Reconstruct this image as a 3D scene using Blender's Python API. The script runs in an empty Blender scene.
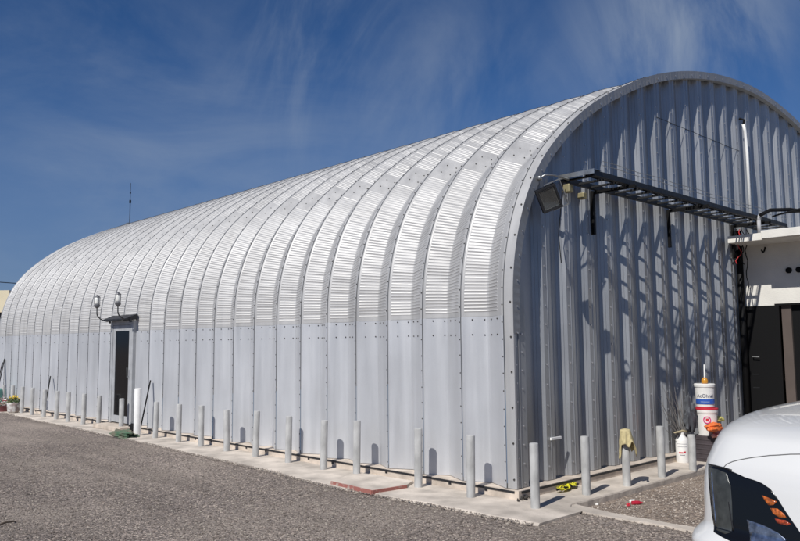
import bpy, math, random
import numpy as np
from mathutils import Vector, Matrix, noise
from mathutils.bvhtree import BVHTree
rnd = random.Random(7)
S = bpy.context.scene
COL = S.collection
pi = math.pi

# ------------------------------------------------------------------ helpers
class MB:
    def __init__(s): s.v = []; s.f = []; s.m = []
    def add(s, vs, fs, mi=0):
        o = len(s.v); s.v += [tuple(p) for p in vs]
        s.f += [tuple(i + o for i in f) for f in fs]; s.m += [mi] * len(fs); return s
    def box(s, x0, y0, z0, x1, y1, z1, mi=0):
        x0, x1 = sorted((x0, x1)); y0, y1 = sorted((y0, y1)); z0, z1 = sorted((z0, z1))
        vs = [(x, y, z) for z in (z0, z1) for (x, y) in ((x0, y0), (x1, y0), (x1, y1), (x0, y1))]
        return s.add(vs, [(3, 2, 1, 0), (4, 5, 6, 7), (0, 1, 5, 4), (1, 2, 6, 5), (2, 3, 7, 6), (3, 0, 4, 7)], mi)
    def bar(s, a, b, w, h, mi=0, up=(0, 0, 1)):
        a = Vector(a); b = Vector(b); d = (b - a).normalized(); u = Vector(up)
        if abs(d.dot(u)) > .97: u = Vector((1, 0, 0))
        sx = d.cross(u).normalized() * w / 2; sy = sx.cross(d).normalized() * h / 2
        vs = [p + i * sx + j * sy for p in (a, b) for (i, j) in ((-1, -1), (1, -1), (1, 1), (-1, 1))]
        return s.add(vs, [(0, 1, 2, 3), (7, 6, 5, 4), (4, 5, 1, 0), (5, 6, 2, 1), (6, 7, 3, 2), (7, 4, 0, 3)], mi)
    def tube(s, pts, r, n=8, mi=0, closed=False):
        pts = [Vector(p) for p in pts]; k = len(pts); vs = []; fs = []
        rs = r if isinstance(r, (list, tuple)) else [r] * k
        nx = None
        for i, p in enumerate(pts):
            if closed: t = pts[(i + 1) % k] - pts[i - 1]
            else: t = pts[min(i + 1, k - 1)] - pts[max(i - 1, 0)]
            t.normalize()
            if nx is None:
                nx = t.cross(Vector((0, 0, 1)) if abs(t.z) < .9 else Vector((1, 0, 0))).normalized()
            else:
                nx = (nx - t * nx.dot(t)).normalized()
            ny = t.cross(nx)
            vs += [p + rs[i] * (math.cos(2 * pi * j / n) * nx + math.sin(2 * pi * j / n) * ny) for j in range(n)]
        for i in range(k if closed else k - 1):
            a = i * n; b = ((i + 1) % k) * n
            fs += [(a + j, a + (j + 1) % n, b + (j + 1) % n, b + j) for j in range(n)]
        if not closed: fs += [tuple(range(n - 1, -1, -1)), tuple(range((k - 1) * n, k * n))]
        return s.add(vs, fs, mi)
    def lathe(s, prof, c=(0, 0, 0), n=20, mi=0):
        vs = []; fs = []; k = len(prof)
        for r, z in prof:
            vs += [(c[0] + r * math.cos(2 * pi * j / n), c[1] + r * math.sin(2 * pi * j / n), c[2] + z) for j in range(n)]
        for i in range(k - 1):
            fs += [(i * n + j, i * n + (j + 1) % n, (i + 1) * n + (j + 1) % n, (i + 1) * n + j) for j in range(n)]
        fs += [tuple(range(n - 1, -1, -1)), tuple(range((k - 1) * n, k * n))]
        return s.add(vs, fs, mi)
    def build(s, name, mat, parent=None, smooth=False, bevel=0, loc=None):
        me = bpy.data.meshes.new(name); me.from_pydata([tuple(map(float, p)) for p in s.v], [], s.f)
        mats = mat if isinstance(mat, (list, tuple)) else [mat]
        for m in mats: me.materials.append(m)
        if len(mats) > 1: me.polygons.foreach_set('material_index', s.m)
        if smooth: me.polygons.foreach_set('use_smooth', [True] * len(me.polygons))
        me.update()
        o = bpy.data.objects.new(name, me); COL.objects.link(o)
        if parent: o.parent = parent
        if loc: o.location = loc
        if smooth == 'auto':
            me.set_sharp_from_angle(angle=math.radians(35))
        if bevel:
            b = o.modifiers.new('bevel', 'BEVEL'); b.width = bevel; b.segments = 2; b.limit_method = 'ANGLE'; b.angle_limit = math.radians(40)
        return o

def tag(o, label=None, cat=None, group=None, kind=None):
    if label: o['label'] = label
    if cat: o['category'] = cat
    if group: o['group'] = group
    if kind: o['kind'] = kind
    return o
def empty(name, loc=(0, 0, 0), label=None, cat=None, group=None):
    o = bpy.data.objects.new(name, None); COL.objects.link(o); o.location = loc; o.empty_display_size = .1
    return tag(o, label, cat, group)
def copy_tree(o, loc, rotz=0, label=None):
    r = o.copy(); COL.objects.link(r); r.location = loc; r.rotation_euler = (0, 0, rotz)
    if label: r['label'] = label
    for ch in list(o.children):
        c = ch.copy(); COL.objects.link(c); c.parent = r
        for g in list(ch.children):
            d = g.copy(); COL.objects.link(d); d.parent = c
    return r

# ------------------------------------------------------------------ materials
def mat(name, col, rough=.6, metal=0., var=0., vscale=4., bump=0., bscale=30., col2=None, thr=None, spec=None, coat=0., stretch=None, coord='Object', emis=None, detail=6., rv=0.):
    m = bpy.data.materials.new(name); m.use_nodes = True; nt = m.node_tree; N = nt.nodes; L = nt.links
    b = N['Principled BSDF']; b.inputs['Roughness'].default_value = rough; b.inputs['Metallic'].default_value = metal
    if spec is not None: b.inputs['Specular IOR Level'].default_value = spec
    if coat: b.inputs['Coat Weight'].default_value = coat; b.inputs['Coat Roughness'].default_value = .04
    b.inputs['Base Color'].default_value = (*col, 1)
    tc = N.new('ShaderNodeTexCoord'); mp = N.new('ShaderNodeMapping'); L.new(tc.outputs[coord], mp.inputs[0])
    if stretch: mp.inputs['Scale'].default_value = stretch
    if var or col2:
        n = N.new('ShaderNodeTexNoise'); n.inputs['Scale'].default_value = vscale; n.inputs['Detail'].default_value = detail; L.new(mp.outputs[0], n.inputs['Vector'])
        r = N.new('ShaderNodeValToRGB'); L.new(n.outputs['Fac'], r.inputs[0])
        c2 = col2 if col2 else tuple(min(1, c * (1 + var)) for c in col)
        c1 = col if col2 else tuple(c * (1 - var) for c in col)
        lo, hi = thr if thr else (.3, .7)
        r.color_ramp.elements[0].position = lo; r.color_ramp.elements[1].position = hi
        r.color_ramp.elements[0].color = (*c1, 1); r.color_ramp.elements[1].color = (*c2, 1)
        L.new(r.outputs[0], b.inputs['Base Color'])
        if rv:
            mr = N.new('ShaderNodeMapRange'); L.new(n.outputs['Fac'], mr.inputs[0])
            mr.inputs[3].default_value = rough - rv; mr.inputs[4].default_value = rough + rv; L.new(mr.outputs[0], b.inputs['Roughness'])
    if bump:
        n2 = N.new('ShaderNodeTexNoise'); n2.inputs['Scale'].default_value = bscale; n2.inputs['Detail'].default_value = 5; L.new(mp.outputs[0], n2.inputs['Vector'])
        bp = N.new('ShaderNodeBump'); bp.inputs['Strength'].default_value = 1; bp.inputs['Distance'].default_value = bump
        L.new(n2.outputs['Fac'], bp.inputs['Height']); L.new(bp.outputs[0], b.inputs['Normal'])
    if emis:
        b.inputs['Emission Color'].default_value = (*emis[0], 1); b.inputs['Emission Strength'].default_value = emis[1]
    return m

def steel_mat(name, base, rough, metal, dust=.25):
    """Galvalume sheet: faint spangle, vertical run-off streaks, soft dents."""
    m = bpy.data.materials.new(name); m.use_nodes = True; nt = m.node_tree; N = nt.nodes; L = nt.links
    b = N['Principled BSDF']; b.inputs['Metallic'].default_value = metal
    tc = N.new('ShaderNodeTexCoord'); oi = N.new('ShaderNodeObjectInfo')
    off = N.new('ShaderNodeVectorMath'); off.operation = 'SCALE'; off.inputs['Scale'].default_value = 37.
    cmb = N.new('ShaderNodeCombineXYZ'); 
    for i in range(3): L.new(oi.outputs['Random'], cmb.inputs[i])
    L.new(cmb.outputs[0], off.inputs[0])
    ad = N.new('ShaderNodeVectorMath'); L.new(tc.outputs['Object'], ad.inputs[0]); L.new(off.outputs[0], ad.inputs[1])
    def nz(scale, detail, st=(1, 1, 1)):
        mp = N.new('ShaderNodeMapping'); mp.inputs['Scale'].default_value = st; L.new(ad.outputs[0], mp.inputs[0])
        n = N.new('ShaderNodeTexNoise'); n.inputs['Scale'].default_value = scale; n.inputs['Detail'].default_value = detail; L.new(mp.outputs[0], n.inputs['Vector']); return n
    big = nz(1.3, 4); streak = nz(5., 5, (1.6, 1.6, .12)); spk = nz(90, 3)
    def mul(a, b_): 
        x = N.new('ShaderNodeMath'); x.operation = 'MULTIPLY'
        L.new(a, x.inputs[0]); 
        if isinstance(b_, float): x.inputs[1].default_value = b_
        else: L.new(b_, x.inputs[1])
        return x.outputs[0]
    def add(a, b_):
        x = N.new('ShaderNodeMath'); x.operation = 'ADD'; L.new(a, x.inputs[0]); 
        if isinstance(b_, float): x.inputs[1].default_value = b_
        else: L.new(b_, x.inputs[1])
        return x.outputs[0]
    t = add(mul(big.outputs['Fac'], .45), add(mul(streak.outputs['Fac'], .40), mul(spk.outputs['Fac'], .15)))
    t = add(t, mul(oi.outputs['Random'], .10))
    r = N.new('ShaderNodeValToRGB'); L.new(t, r.inputs[0])
    r.color_ramp.elements[0].position = .34; r.color_ramp.elements[1].position = .72
    r.color_ramp.elements[0].color = (base[0] * (1 - dust), base[1] * (1 - dust * 1.02), base[2] * (1 - dust * 1.05), 1)
    r.color_ramp.elements[1].color = (min(1, base[0] * 1.1), min(1, base[1] * 1.1), min(1, base[2] * 1.1), 1)
    L.new(r.outputs[0], b.inputs['Base Color'])
    mr = N.new('ShaderNodeMapRange'); L.new(streak.outputs['Fac'], mr.inputs[0]); mr.inputs[1].default_value = .3; mr.inputs[2].default_value = .7
    mr.inputs[3].default_value = rough - .07; mr.inputs[4].default_value = rough + .08; L.new(mr.outputs[0], b.inputs['Roughness'])
    bn = nz(1.9, 1, (1, 1, .5))
    bp = N.new('ShaderNodeBump'); bp.inputs['Distance'].default_value = .010; bp.inputs['Strength'].default_value = .6; L.new(bn.outputs['Fac'], bp.inputs['Height'])
    L.new(bp.outputs[0], b.inputs['Normal'])
    return m

def gravel_mat(name, base, warm):
    m = bpy.data.materials.new(name); m.use_nodes = True; nt = m.node_tree; N = nt.nodes; L = nt.links
    b = N['Principled BSDF']; b.inputs['Roughness'].default_value = .95; b.inputs['Specular IOR Level'].default_value = .15
    tc = N.new('ShaderNodeTexCoord')
    v = N.new('ShaderNodeTexVoronoi'); v.inputs['Scale'].default_value = 46; v.inputs['Randomness'].default_value = 1; L.new(tc.outputs['Object'], v.inputs['Vector'])
    v2 = N.new('ShaderNodeTexVoronoi'); v2.inputs['Scale'].default_value = 130; L.new(tc.outputs['Object'], v2.inputs['Vector'])
    big = N.new('ShaderNodeTexNoise'); big.inputs['Scale'].default_value = .55; big.inputs['Detail'].default_value = 7; big.inputs['Roughness'].default_value = .62; L.new(tc.outputs['Object'], big.inputs['Vector'])
    sep = N.new('ShaderNodeSeparateColor'); L.new(v.outputs['Color'], sep.inputs[0])
    r = N.new('ShaderNodeValToRGB'); L.new(sep.outputs[0], r.inputs[0]); cr = r.color_ramp
    cr.elements[0].position = 0; cr.elements[0].color = (base[0] * .30, base[1] * .30, base[2] * .30, 1)
    cr.elements[1].position = 1; cr.elements[1].color = (base[0] * 2.1, base[1] * 2.05, base[2] * 2.0, 1)
    e = cr.elements.new(.3); e.color = (base[0] * .75, base[1] * .75, base[2] * .78, 1)
    e = cr.elements.new(.8); e.color = (*[c * 1.15 for c in base], 1)
    s2 = N.new('ShaderNodeSeparateColor'); L.new(v2.outputs['Color'], s2.inputs[0])
    mr = N.new('ShaderNodeMapRange'); L.new(s2.outputs[0], mr.inputs[0]); mr.inputs[3].default_value = .6; mr.inputs[4].default_value = 1.4
    mx = N.new('ShaderNodeMix'); mx.data_type = 'RGBA'; mx.blend_type = 'MULTIPLY'; mx.inputs[0].default_value = 1
    L.new(r.outputs[0], mx.inputs[6]); L.new(mr.outputs[0], mx.inputs[7])
    rb = N.new('ShaderNodeValToRGB'); L.new(big.outputs['Fac'], rb.inputs[0]); rb.color_ramp.elements[0].position = .42; rb.color_ramp.elements[1].position = .68
    rb.color_ramp.elements[0].color = (0, 0, 0, 1); rb.color_ramp.elements[1].color = (.85, .85, .85, 1)
    m2 = N.new('ShaderNodeMix'); m2.data_type = 'RGBA'; L.new(rb.outputs[0], m2.inputs[0]); L.new(mx.outputs[2], m2.inputs[6]); m2.inputs[7].default_value = (*warm, 1)
    mpt = N.new('ShaderNodeMapping'); mpt.inputs['Rotation'].default_value = (0, 0, .35); mpt.inputs['Scale'].default_value = (1.6, .22, 1); L.new(tc.outputs['Object'], mpt.inputs[0])
    tn = N.new('ShaderNodeTexNoise'); tn.inputs['Scale'].default_value = .9; tn.inputs['Detail'].default_value = 5; L.new(mpt.outputs[0], tn.inputs['Vector'])
    tm = N.new('ShaderNodeMapRange'); L.new(tn.outputs['Fac'], tm.inputs[0]); tm.inputs[1].default_value = .35; tm.inputs[2].default_value = .65; tm.inputs[3].default_value = .80; tm.inputs[4].default_value = 1.14
    m3 = N.new('ShaderNodeMix'); m3.data_type = 'RGBA'; m3.blend_type = 'MULTIPLY'; m3.inputs[0].default_value = 1; L.new(m2.outputs[2], m3.inputs[6]); L.new(tm.outputs[0], m3.inputs[7])
    L.new(m3.outputs[2], b.inputs['Base Color'])
    bp = N.new('ShaderNodeBump'); bp.inputs['Distance'].default_value = .012; bp.inputs['Strength'].default_value = 1; bp.invert = True; L.new(v.outputs['Distance'], bp.inputs['Height'])
    L.new(bp.outputs[0], b.inputs['Normal'])
    return m

M = {}
M['roof'] = steel_mat('galvalume_roof', (.475, .473, .47), .54, .26, .20)
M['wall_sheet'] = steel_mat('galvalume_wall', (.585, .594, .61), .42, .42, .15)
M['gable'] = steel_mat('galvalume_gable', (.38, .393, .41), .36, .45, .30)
M['trim'] = steel_mat('galvalume_trim', (.29, .295, .30), .5, .35, .2)
M['bolt_dark'] = mat('bolt_dark', (.06, .055, .05), .6, .4)
M['sealant'] = mat('seam_sealant', (.13, .13, .13), .8)
M['bolt_light'] = mat('bolt_light', (.6, .6, .62), .35, .8)
M['conc'] = mat('concrete_strip', (.53, .47, .405), .92, var=.30, vscale=3.1, bump=.006, bscale=24, coord='Object')
M['ledge'] = mat('concrete_footing', (.54, .465, .39), .92, var=.25, vscale=5, bump=.005, bscale=30)
M['gravel'] = gravel_mat('gravel_main', (.25, .212, .185), (.31, .265, .225))
M['gravel2'] = gravel_mat('gravel_patch', (.26, .215, .18), (.31, .255, .21))
M['post'] = mat('bollard_paint', (.43, .43, .42), .75, var=.24, vscale=9, stretch=(1, 1, .5), bump=.002, bscale=60)
M['white_post'] = mat('white_bollard_paint', (.8, .79, .77), .6, var=.06, vscale=8)
M['darkframe'] = mat('dark_steel', (.035, .036, .04), .5, .5, var=.3, vscale=12)
M['black'] = mat('black_paint', (.005, .005, .0055), .6, spec=.2)
M['doorgrey'] = mat('grey_door_frame', (.40, .41, .42), .55, .1, var=.15, vscale=6)
M['glass_dark'] = mat('dark_glass', (.004, .004, .005), .12, 0, spec=.18)
M['white_plaster'] = mat('white_plaster', (.74, .72, .665), .85, var=.07, vscale=3, bump=.003, bscale=40)
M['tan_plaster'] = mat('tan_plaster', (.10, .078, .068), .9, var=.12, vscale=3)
M['tray'] = mat('cable_tray_steel', (.022, .023, .025), .55, .3, var=.35, vscale=9)
M['galv'] = mat('galvanised_strut', (.35, .36, .36), .4, .8, var=.25, vscale=14)
M['pvc'] = mat('white_pipe', (.85, .85, .83), .3)
M['cable'] = mat('black_cable', (.010, .010, .011), .85, spec=.15)
M['cable_red'] = mat('red_cable', (.45, .03, .03), .5)
M['towel'] = mat('tan_towel', (.52, .44, .24), .95, var=.15, vscale=25, bump=.004, bscale=120)
M['carwhite'] = mat('car_white_paint', (.68, .68, .665), .32, 0, coat=1.0, bump=.0006, bscale=260)
M['car_black'] = mat('car_black_plastic', (.012, .012, .013), .4)
M['car_gap'] = mat('car_shut_gap', (.10, .10, .10), .7)
M['lens'] = mat('headlight_lens', (.006, .0065, .008), .06, 0, spec=.35)
M['lens_grey'] = mat('headlight_grey_bezel', (.055, .058, .055), .25, .2, var=.3, vscale=18)
M['chrome'] = mat('headlight_reflector', (.22, .26, .34), .2, .8, var=.6, vscale=22)
M['amber'] = mat('amber_reflector', (.42, .10, .012), .25, var=.7, vscale=70, coat=1.)
M['red_reflector'] = mat('red_orange_reflector', (.35, .05, .015), .25, var=.6, vscale=70, coat=1.)
M['tyre'] = mat('tyre_rubber', (.02, .02, .02), .85)
M['rim'] = mat('wheel_rim', (.5, .5, .52), .3, .9)
M['redpaint'] = mat('red_painted_edge', (.34, .13, .105), .9, col2=(.45, .38, .33), thr=(.55, .68), vscale=14)
M['wood'] = mat('wood_stick', (.12, .09, .065), .9, var=.3, vscale=20)

# ------------------------------------------------------------------ camera (solved from the photograph's vanishing points)
R = Matrix(((.72378, -.06035, -.68738), (-.68998, -.07580, -.71984), (-.00867, .99530, -.09643)))
W_, H_, f_, cx_, cy_ = 800, 541, 749., 400, 270.5
def ray(px, py): return Vector((px - cx_, cy_ - py, -f_))
_dY = ray(-317, 349.5).normalized(); _dX = ray(1190, 336); _dX = (_dX - _dY * _dX.dot(_dY)).normalized(); _dZ = _dX.cross(_dY)
R = Matrix((_dX, _dY, _dZ))
_r = R @ ray(515, 489); EYE = Vector((_r.x * 1.6 / _r.z, _r.y * 1.6 / _r.z, 1.6))
cam = bpy.data.cameras.new('camera'); co = bpy.data.objects.new('camera', cam); COL.objects.link(co)
co.matrix_world = Matrix.Translation(EYE) @ R.to_4x4()
cam.sensor_width = 36; cam.lens = f_ / W_ * 36; cam.clip_start = .05; cam.clip_end = 3000
S.camera = co

# ------------------------------------------------------------------ light and sky
EL, AZ = math.radians(44), math.radians(12)      # light travels +x, a little +y, down
d = Vector((math.cos(EL) * math.cos(AZ), math.cos(EL) * math.sin(AZ), -math.sin(EL)))
sun = bpy.data.lights.new('sun', 'SUN'); sun.energy = 4.3; sun.angle = math.radians(.53); sun.color = (1, .965, .91)
so = bpy.data.objects.new('sun', sun); COL.objects.link(so); so.rotation_euler = d.to_track_quat('-Z', 'Y').to_euler(); so.location = (-10, -5, 12)
w = bpy.data.worlds.new('World'); S.world = w; w.use_nodes = True; nt = w.node_tree; N = nt.nodes; L = nt.links
bg = N['Background']
sky = N.new('ShaderNodeTexSky'); sky.sky_type = 'NISHITA'; sky.sun_disc = False; sky.sun_elevation = EL
sky.sun_rotation = math.atan2(-d.x, -d.y)
sky.altitude = 2200; sky.air_density = 1.0; sky.dust_density = .6; sky.ozone_density = 2.5
tc = N.new('ShaderNodeTexCoord')
def sky_noise(scale, detail, st, rot, lo, hi, rough=.6, dist=.6):
    mp = N.new('ShaderNodeMapping'); mp.inputs['Scale'].default_value = st; mp.inputs['Rotation'].default_value = rot; L.new(tc.outputs['Generated'], mp.inputs[0])
    n = N.new('ShaderNodeTexNoise'); n.inputs['Scale'].default_value = scale; n.inputs['Detail'].default_value = detail; n.inputs['Roughness'].default_value = rough; n.inputs['Distortion'].default_value = dist
    L.new(mp.outputs[0], n.inputs['Vector'])
    mr = N.new('ShaderNodeMapRange'); mr.interpolation_type = 'SMOOTHSTEP'; L.new(n.outputs['Fac'], mr.inputs[0]); mr.inputs[1].default_value = lo; mr.inputs[2].default_value = hi
    return mr.outputs[0]
def wisp(px, py, width, k, amount, noise_args):
    """a cirrus patch around one direction of the sky"""
    dv = (R @ ray(px, py)).normalized()
    dp = N.new('ShaderNodeVectorMath'); dp.operation = 'DISTANCE'
    nrm = N.new('ShaderNodeVectorMath'); nrm.operation = 'NORMALIZE'; L.new(tc.outputs['Generated'], nrm.inputs[0])
    L.new(nrm.outputs[0], dp.inputs[0]); dp.inputs[1].default_value = dv
    mr = N.new('ShaderNodeMapRange'); mr.interpolation_type = 'SMOOTHSTEP'; L.new(dp.outputs['Value'], mr.inputs[0]); mr.inputs[1].default_value = width; mr.inputs[2].default_value = 0; mr.inputs[3].default_value = 0; mr.inputs[4].default_value = amount
    n = sky_noise(*noise_args)
    m_ = N.new('ShaderNodeMath'); m_.operation = 'MULTIPLY'; L.new(mr.outputs[0], m_.inputs[0]); L.new(n, m_.inputs[1]); return m_.outputs[0]
ws = [wisp(325, 45, .24, 1, .30, (4.0, 10, (2.8, .8, 1.0), (.5, .3, -.5), .40, .80)), wisp(450, 95, .26, 1, .27, (3.2, 10, (2.2, .8, .9), (.5, .5, -.4), .36, .75)),
      wisp(678, 25, .20, 1, .70, (3.4, 10, (.8, 2.6, .8), (.2, .6, .5), .34, .70)), wisp(60, 150, .5, 1, .20, (3.0, 9, (1, 1, 2.4), (0, 0, .6), .38, .75)), wisp(230, 190, .40, 1, .22, (2.4, 9, (1, 1, 2.6), (0, 0, .6), .36, .72))]
acc = ws[0]
for w2_ in ws[1:]:
    ad_ = N.new('ShaderNodeMath'); ad_.operation = 'ADD'; L.new(acc, ad_.inputs[0]); L.new(w2_, ad_.inputs[1]); acc = ad_.outputs[0]
tint = N.new('ShaderNodeMix'); tint.data_type = 'RGBA'; tint.blend_type = 'MULTIPLY'; tint.inputs[0].default_value = 1
L.new(sky.outputs[0], tint.inputs[6]); tint.inputs[7].default_value = (.42, .84, 1.28, 1)
hz = N.new('ShaderNodeSeparateXYZ'); L.new(tc.outputs['Generated'], hz.inputs[0])
hr = N.new('ShaderNodeMapRange'); hr.interpolation_type = 'SMOOTHSTEP'; L.new(hz.outputs[2], hr.inputs[0]); hr.inputs[1].default_value = .0; hr.inputs[2].default_value = .40; hr.inputs[3].default_value = .78; hr.inputs[4].default_value = .0
hm = N.new('ShaderNodeMix'); hm.data_type = 'RGBA'; L.new(hr.outputs[0], hm.inputs[0]); L.new(tint.outputs[2], hm.inputs[6]); hm.inputs[7].default_value = (2.5, 3.6, 5.9, 1)
cm = N.new('ShaderNodeMix'); cm.data_type = 'RGBA'; L.new(acc, cm.inputs[0]); L.new(hm.outputs[2], cm.inputs[6]); cm.inputs[7].default_value = (6.2, 7.2, 8.6, 1)
L.new(cm.outputs[2], bg.inputs['Color']); bg.inputs['Strength'].default_value = .056
S.view_settings.view_transform = 'Standard'; S.view_settings.look = 'None'; S.view_settings.gamma = 1; S.view_settings.exposure = 0
S.view_settings.use_curve_mapping = False

# ------------------------------------------------------------------ ground
ZS, ZG, ZP = -.10, -.125, -.185            # concrete strip, main gravel, gravel patch beside the gable
def gz(x, y):
    n = noise.noise(Vector((x * .35, y * .35, 0))) * .02 + noise.noise(Vector((x * 1.7, y * 1.7, 3))) * .008
    t = max(0, min(1, (x - .05) / .15)) * max(0, min(1, (-.4 - y) / .2)) * max(0, min(1, (5.8 - x) / .3))
    far = max(0, min(1, (math.hypot(x, y) - 4) / 8))
    return ZG + (ZP - ZG) * t + n * (.35 + far * .5)
def axis(lo, hi, c, fine, span):
    a = []; x = c
    while x < hi: a.append(x); x += fine if x < c + span else max(fine, (x - c - span) * .18 + fine)
    x = c - fine
    while x > lo: a.append(x); x -= fine if x > c - span else max(fine, (c - span - x) * .18 + fine)
    return sorted(a + [lo, hi])
xs = axis(-900, 900, -1, .12, 6); ys = axis(-900, 900, 2, .12, 9)
g = MB(); vs = [(x, y, gz(x, y)) for y in ys for x in xs]; nx = len(xs); fs = []
for j in range(len(ys) - 1):
    for i in range(nx - 1):
        if 0.3 < (xs[i] + xs[i + 1]) / 2 < 14.7 and .3 < (ys[j] + ys[j + 1]) / 2 < 18.3: continue
        fs.append((j * nx + i, j * nx + i + 1, (j + 1) * nx + i + 1, (j + 1) * nx + i))
g.add(vs, fs); go = g.build('gravel_ground', M['gravel'], smooth=True); tag(go, kind='structure')

# lower patch surface of warmer gravel beside the gable
g = MB(); vs = []; fs = []; ax = [.16 + .12 * i for i in range(50)]; ay = [-.58 - .12 * j for j in range(24)]
for y in ay:
    for x in ax: vs.append((x + noise.noise(Vector((x, y, 9))) * .03, y, gz(x, y) + .006))
for j in range(len(ay) - 1):
    for i in range(len(ax) - 1): fs.append((j * len(ax) + i, (j + 1) * len(ax) + i, (j + 1) * len(ax) + i + 1, j * len(ax) + i + 1))
g.add(vs, fs); tag(g.build('gravel_patch', M['gravel2'], smooth=True), kind='structure')

# concrete strip under the bollards, with a wandering outer edge
def strip_edge(y):
    pts = [(-1.2, -.75), (-.8, -.74), (.2, -.80), (1.2, -.86), (2.2, -.90), (3.95, -.80), (7.4, -.67), (12, -.60), (17, -.56), (24, -.55)]
    for (a, xa), (b, xb) in zip(pts, pts[1:]):
        if a <= y <= b: return xa + (xb - xa) * (y - a) / (b - a)
    return -.56
def jit(t, a=.02): return noise.noise(Vector((t * 1.3, 5, 0))) * a * 1.6 + noise.noise(Vector((t * 5, 1, 0))) * a
g = MB(); vs = []; fs = []
yy = [-.86 + .1 * i for i in range(200)]
for i, y in enumerate(yy):
    xe = strip_edge(y) + jit(y)
    vs += [(-.02, y, ZS), ((xe - .02) * .5, y, ZS + noise.noise(Vector((y, 0, 2))) * .003), (xe, y, ZS), (xe - .02, y, ZS - .02), (xe - .03, y, ZS - .3)]
for i in range(len(yy) - 1):
    for k in range(4): fs.append((i * 5 + k, i * 5 + k + 1, (i + 1) * 5 + k + 1, (i + 1) * 5 + k))
fs.append((0, 1, 2, 3, 4)); g.add(vs, fs)
vs = []; fs = []; n = 74
for i in range(n):
    x = -.021 + .1 * i
    ye = -.60 + jit(x + 40, .012)
    if i == 0: ye = -.86
    elif x < .1: ye = -.86 + (.26) * min(1, (x) / .1)
    vs += [(x, .02, ZS), (x, (ye) * .5, ZS), (x, ye, ZS), (x, ye - .008, ZS - .015), (x, ye - .01, ZS - .3)]
for i in range(n - 1):
    for k in range(4): fs.append((i * 5 + k + 1, i * 5 + k, (i + 1) * 5 + k, (i + 1) * 5 + k + 1))
g.add(vs, fs)
tag(g.build('concrete_pavement', M['conc']), kind='structure')
# narrow concrete beam running away from the corner
g = MB(); vs = []; fs = []
for i in range(30):
    y = -.55 - .13 * i; a = .02 + jit(y + 9, .018) - .04 * max(0, 1 - i / 4); b = .17 + jit(y + 77, .018) + .12 * max(0, 1 - i / 4)
    z = ZG + .012
    vs += [(a, y, z - .1), (a + .005, y, z), (b, y, z), (b + .01, y, z - .12)]
for i in range(29):
    for k in range(3): fs.append((i * 4 + k, i * 4 + k + 1, (i + 1) * 4 + k + 1, (i + 1) * 4 + k))
g.add(vs, fs); tag(g.build('concrete_edging', M['conc']), kind='structure')
# slab pad with a red painted edge
pad = empty('concrete_pad', (-.6, 1.85, ZG), 'low concrete step slab with worn red painted edges in front of the bollards', 'slab')
g = MB(); pts = [(-.22, 2.45), (-.86, 2.12), (-.90, 1.34), (-.40, 1.30), (-.14, 1.45)]
pts = [(x + .6, y - 1.85) for x, y in pts]; n = len(pts)
g.add([(x, y, .0) for x, y in pts] + [(x, y, .055) for x, y in pts], [tuple(range(n, 2 * n))[::-1]] + [(i, (i + 1) % n, n + (i + 1) % n, n + i) for i in range(n)])
g.build('slab', M['conc'], pad)
g = MB(); e = [(-.865, 2.13), (-.905, 1.335), (-.40, 1.292)]
for a, b in zip(e, e[1:]): g.bar((a[0] + .6, a[1] - 1.85, .035), (b[0] + .6, b[1] - 1.85, .035), .02, .05)
g.build('painted_edge', M['redpaint'], pad)

# loose stones on the gravel: one mass nobody could count
def stones(name, n, region, smin, smax, mats, lift=.0):
    rs = np.random.RandomState(3 + n)
    base = np.array([(1, 0, 0), (-1, 0, 0), (0, 1, 0), (0, -1, 0), (0, 0, 1), (0, 0, -1)], float)
    tri = np.array([(0, 2, 4), (2, 1, 4), (1, 3, 4), (3, 0, 4), (2, 0, 5), (1, 2, 5), (3, 1, 5), (0, 3, 5)])
    V = []; F = []; MI = []
    k = 0
    while k < n:
        x, y = region(rs)
        if x is None: continue
        s = smin + (smax - smin) * rs.rand() ** 3
        b = base * (1 + .35 * rs.randn(6, 3) * .6) * s * np.array([1, .8 + .3 * rs.rand(), .55])
        a = rs.rand() * 6.28; c, s_ = math.cos(a), math.sin(a)
        b = b @ np.array([[c, s_, 0], [-s_, c, 0], [0, 0, 1]])
        V.append(b + np.array([x, y, gz(x, y) + s * .25 + lift])); F.append(tri + 6 * k); MI += [rs.randint(len(mats))] * 8; k += 1
    V = np.concatenate(V); F = np.concatenate(F)
    me = bpy.data.meshes.new(name); me.from_pydata(V.tolist(), [], F.tolist())
    for m in mats: me.materials.append(m)
    me.polygons.foreach_set('material_index', MI); me.update()
    o = bpy.data.objects.new(name, me); COL.objects.link(o)
    return tag(o, kind='stuff')
sm_ = [mat('stone_dark', (.15, .125, .105), .9), mat('stone_mid', (.215, .187, .168), .9), mat('stone_light', (.36, .315, .265), .9), mat('stone_mid_warm', (.21, .172, .148), .9)]
def reg_main(rs):
    # spread roughly evenly in view: distance from the eye distributed by 1/d
    dd = 5.2 * math.exp(rs.rand() * 1.05); an = rs.rand() * 1.35 + .12
    x = EYE.x + dd * math.cos(an); y = EYE.y + dd * math.sin(an)
    if x > strip_edge(y) - .03 and y > -.80: return None, None
    if x > .1 and y > -3.6: return None, None
    return x, y
tag(stones('gravel_stones', 60000, reg_main, .005, .016, sm_), 'loose grey brown gravel scattered over the yard', 'gravel')
def reg_patch(rs):
    x = .24 + rs.rand() * 5.2; y = -.63 - rs.rand() * 2.2
    return x, y
sw = [mat('stone_tan', (.34, .28, .23), .9), mat('stone_pale', (.52, .46, .40), .9), mat('stone_brown', (.20, .155, .12), .9)]
tag(stones('gravel_stones', 9000, reg_patch, .006, .016, sw, .006), 'warmer pale gravel filling the low patch beside the gable end', 'gravel')
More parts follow.
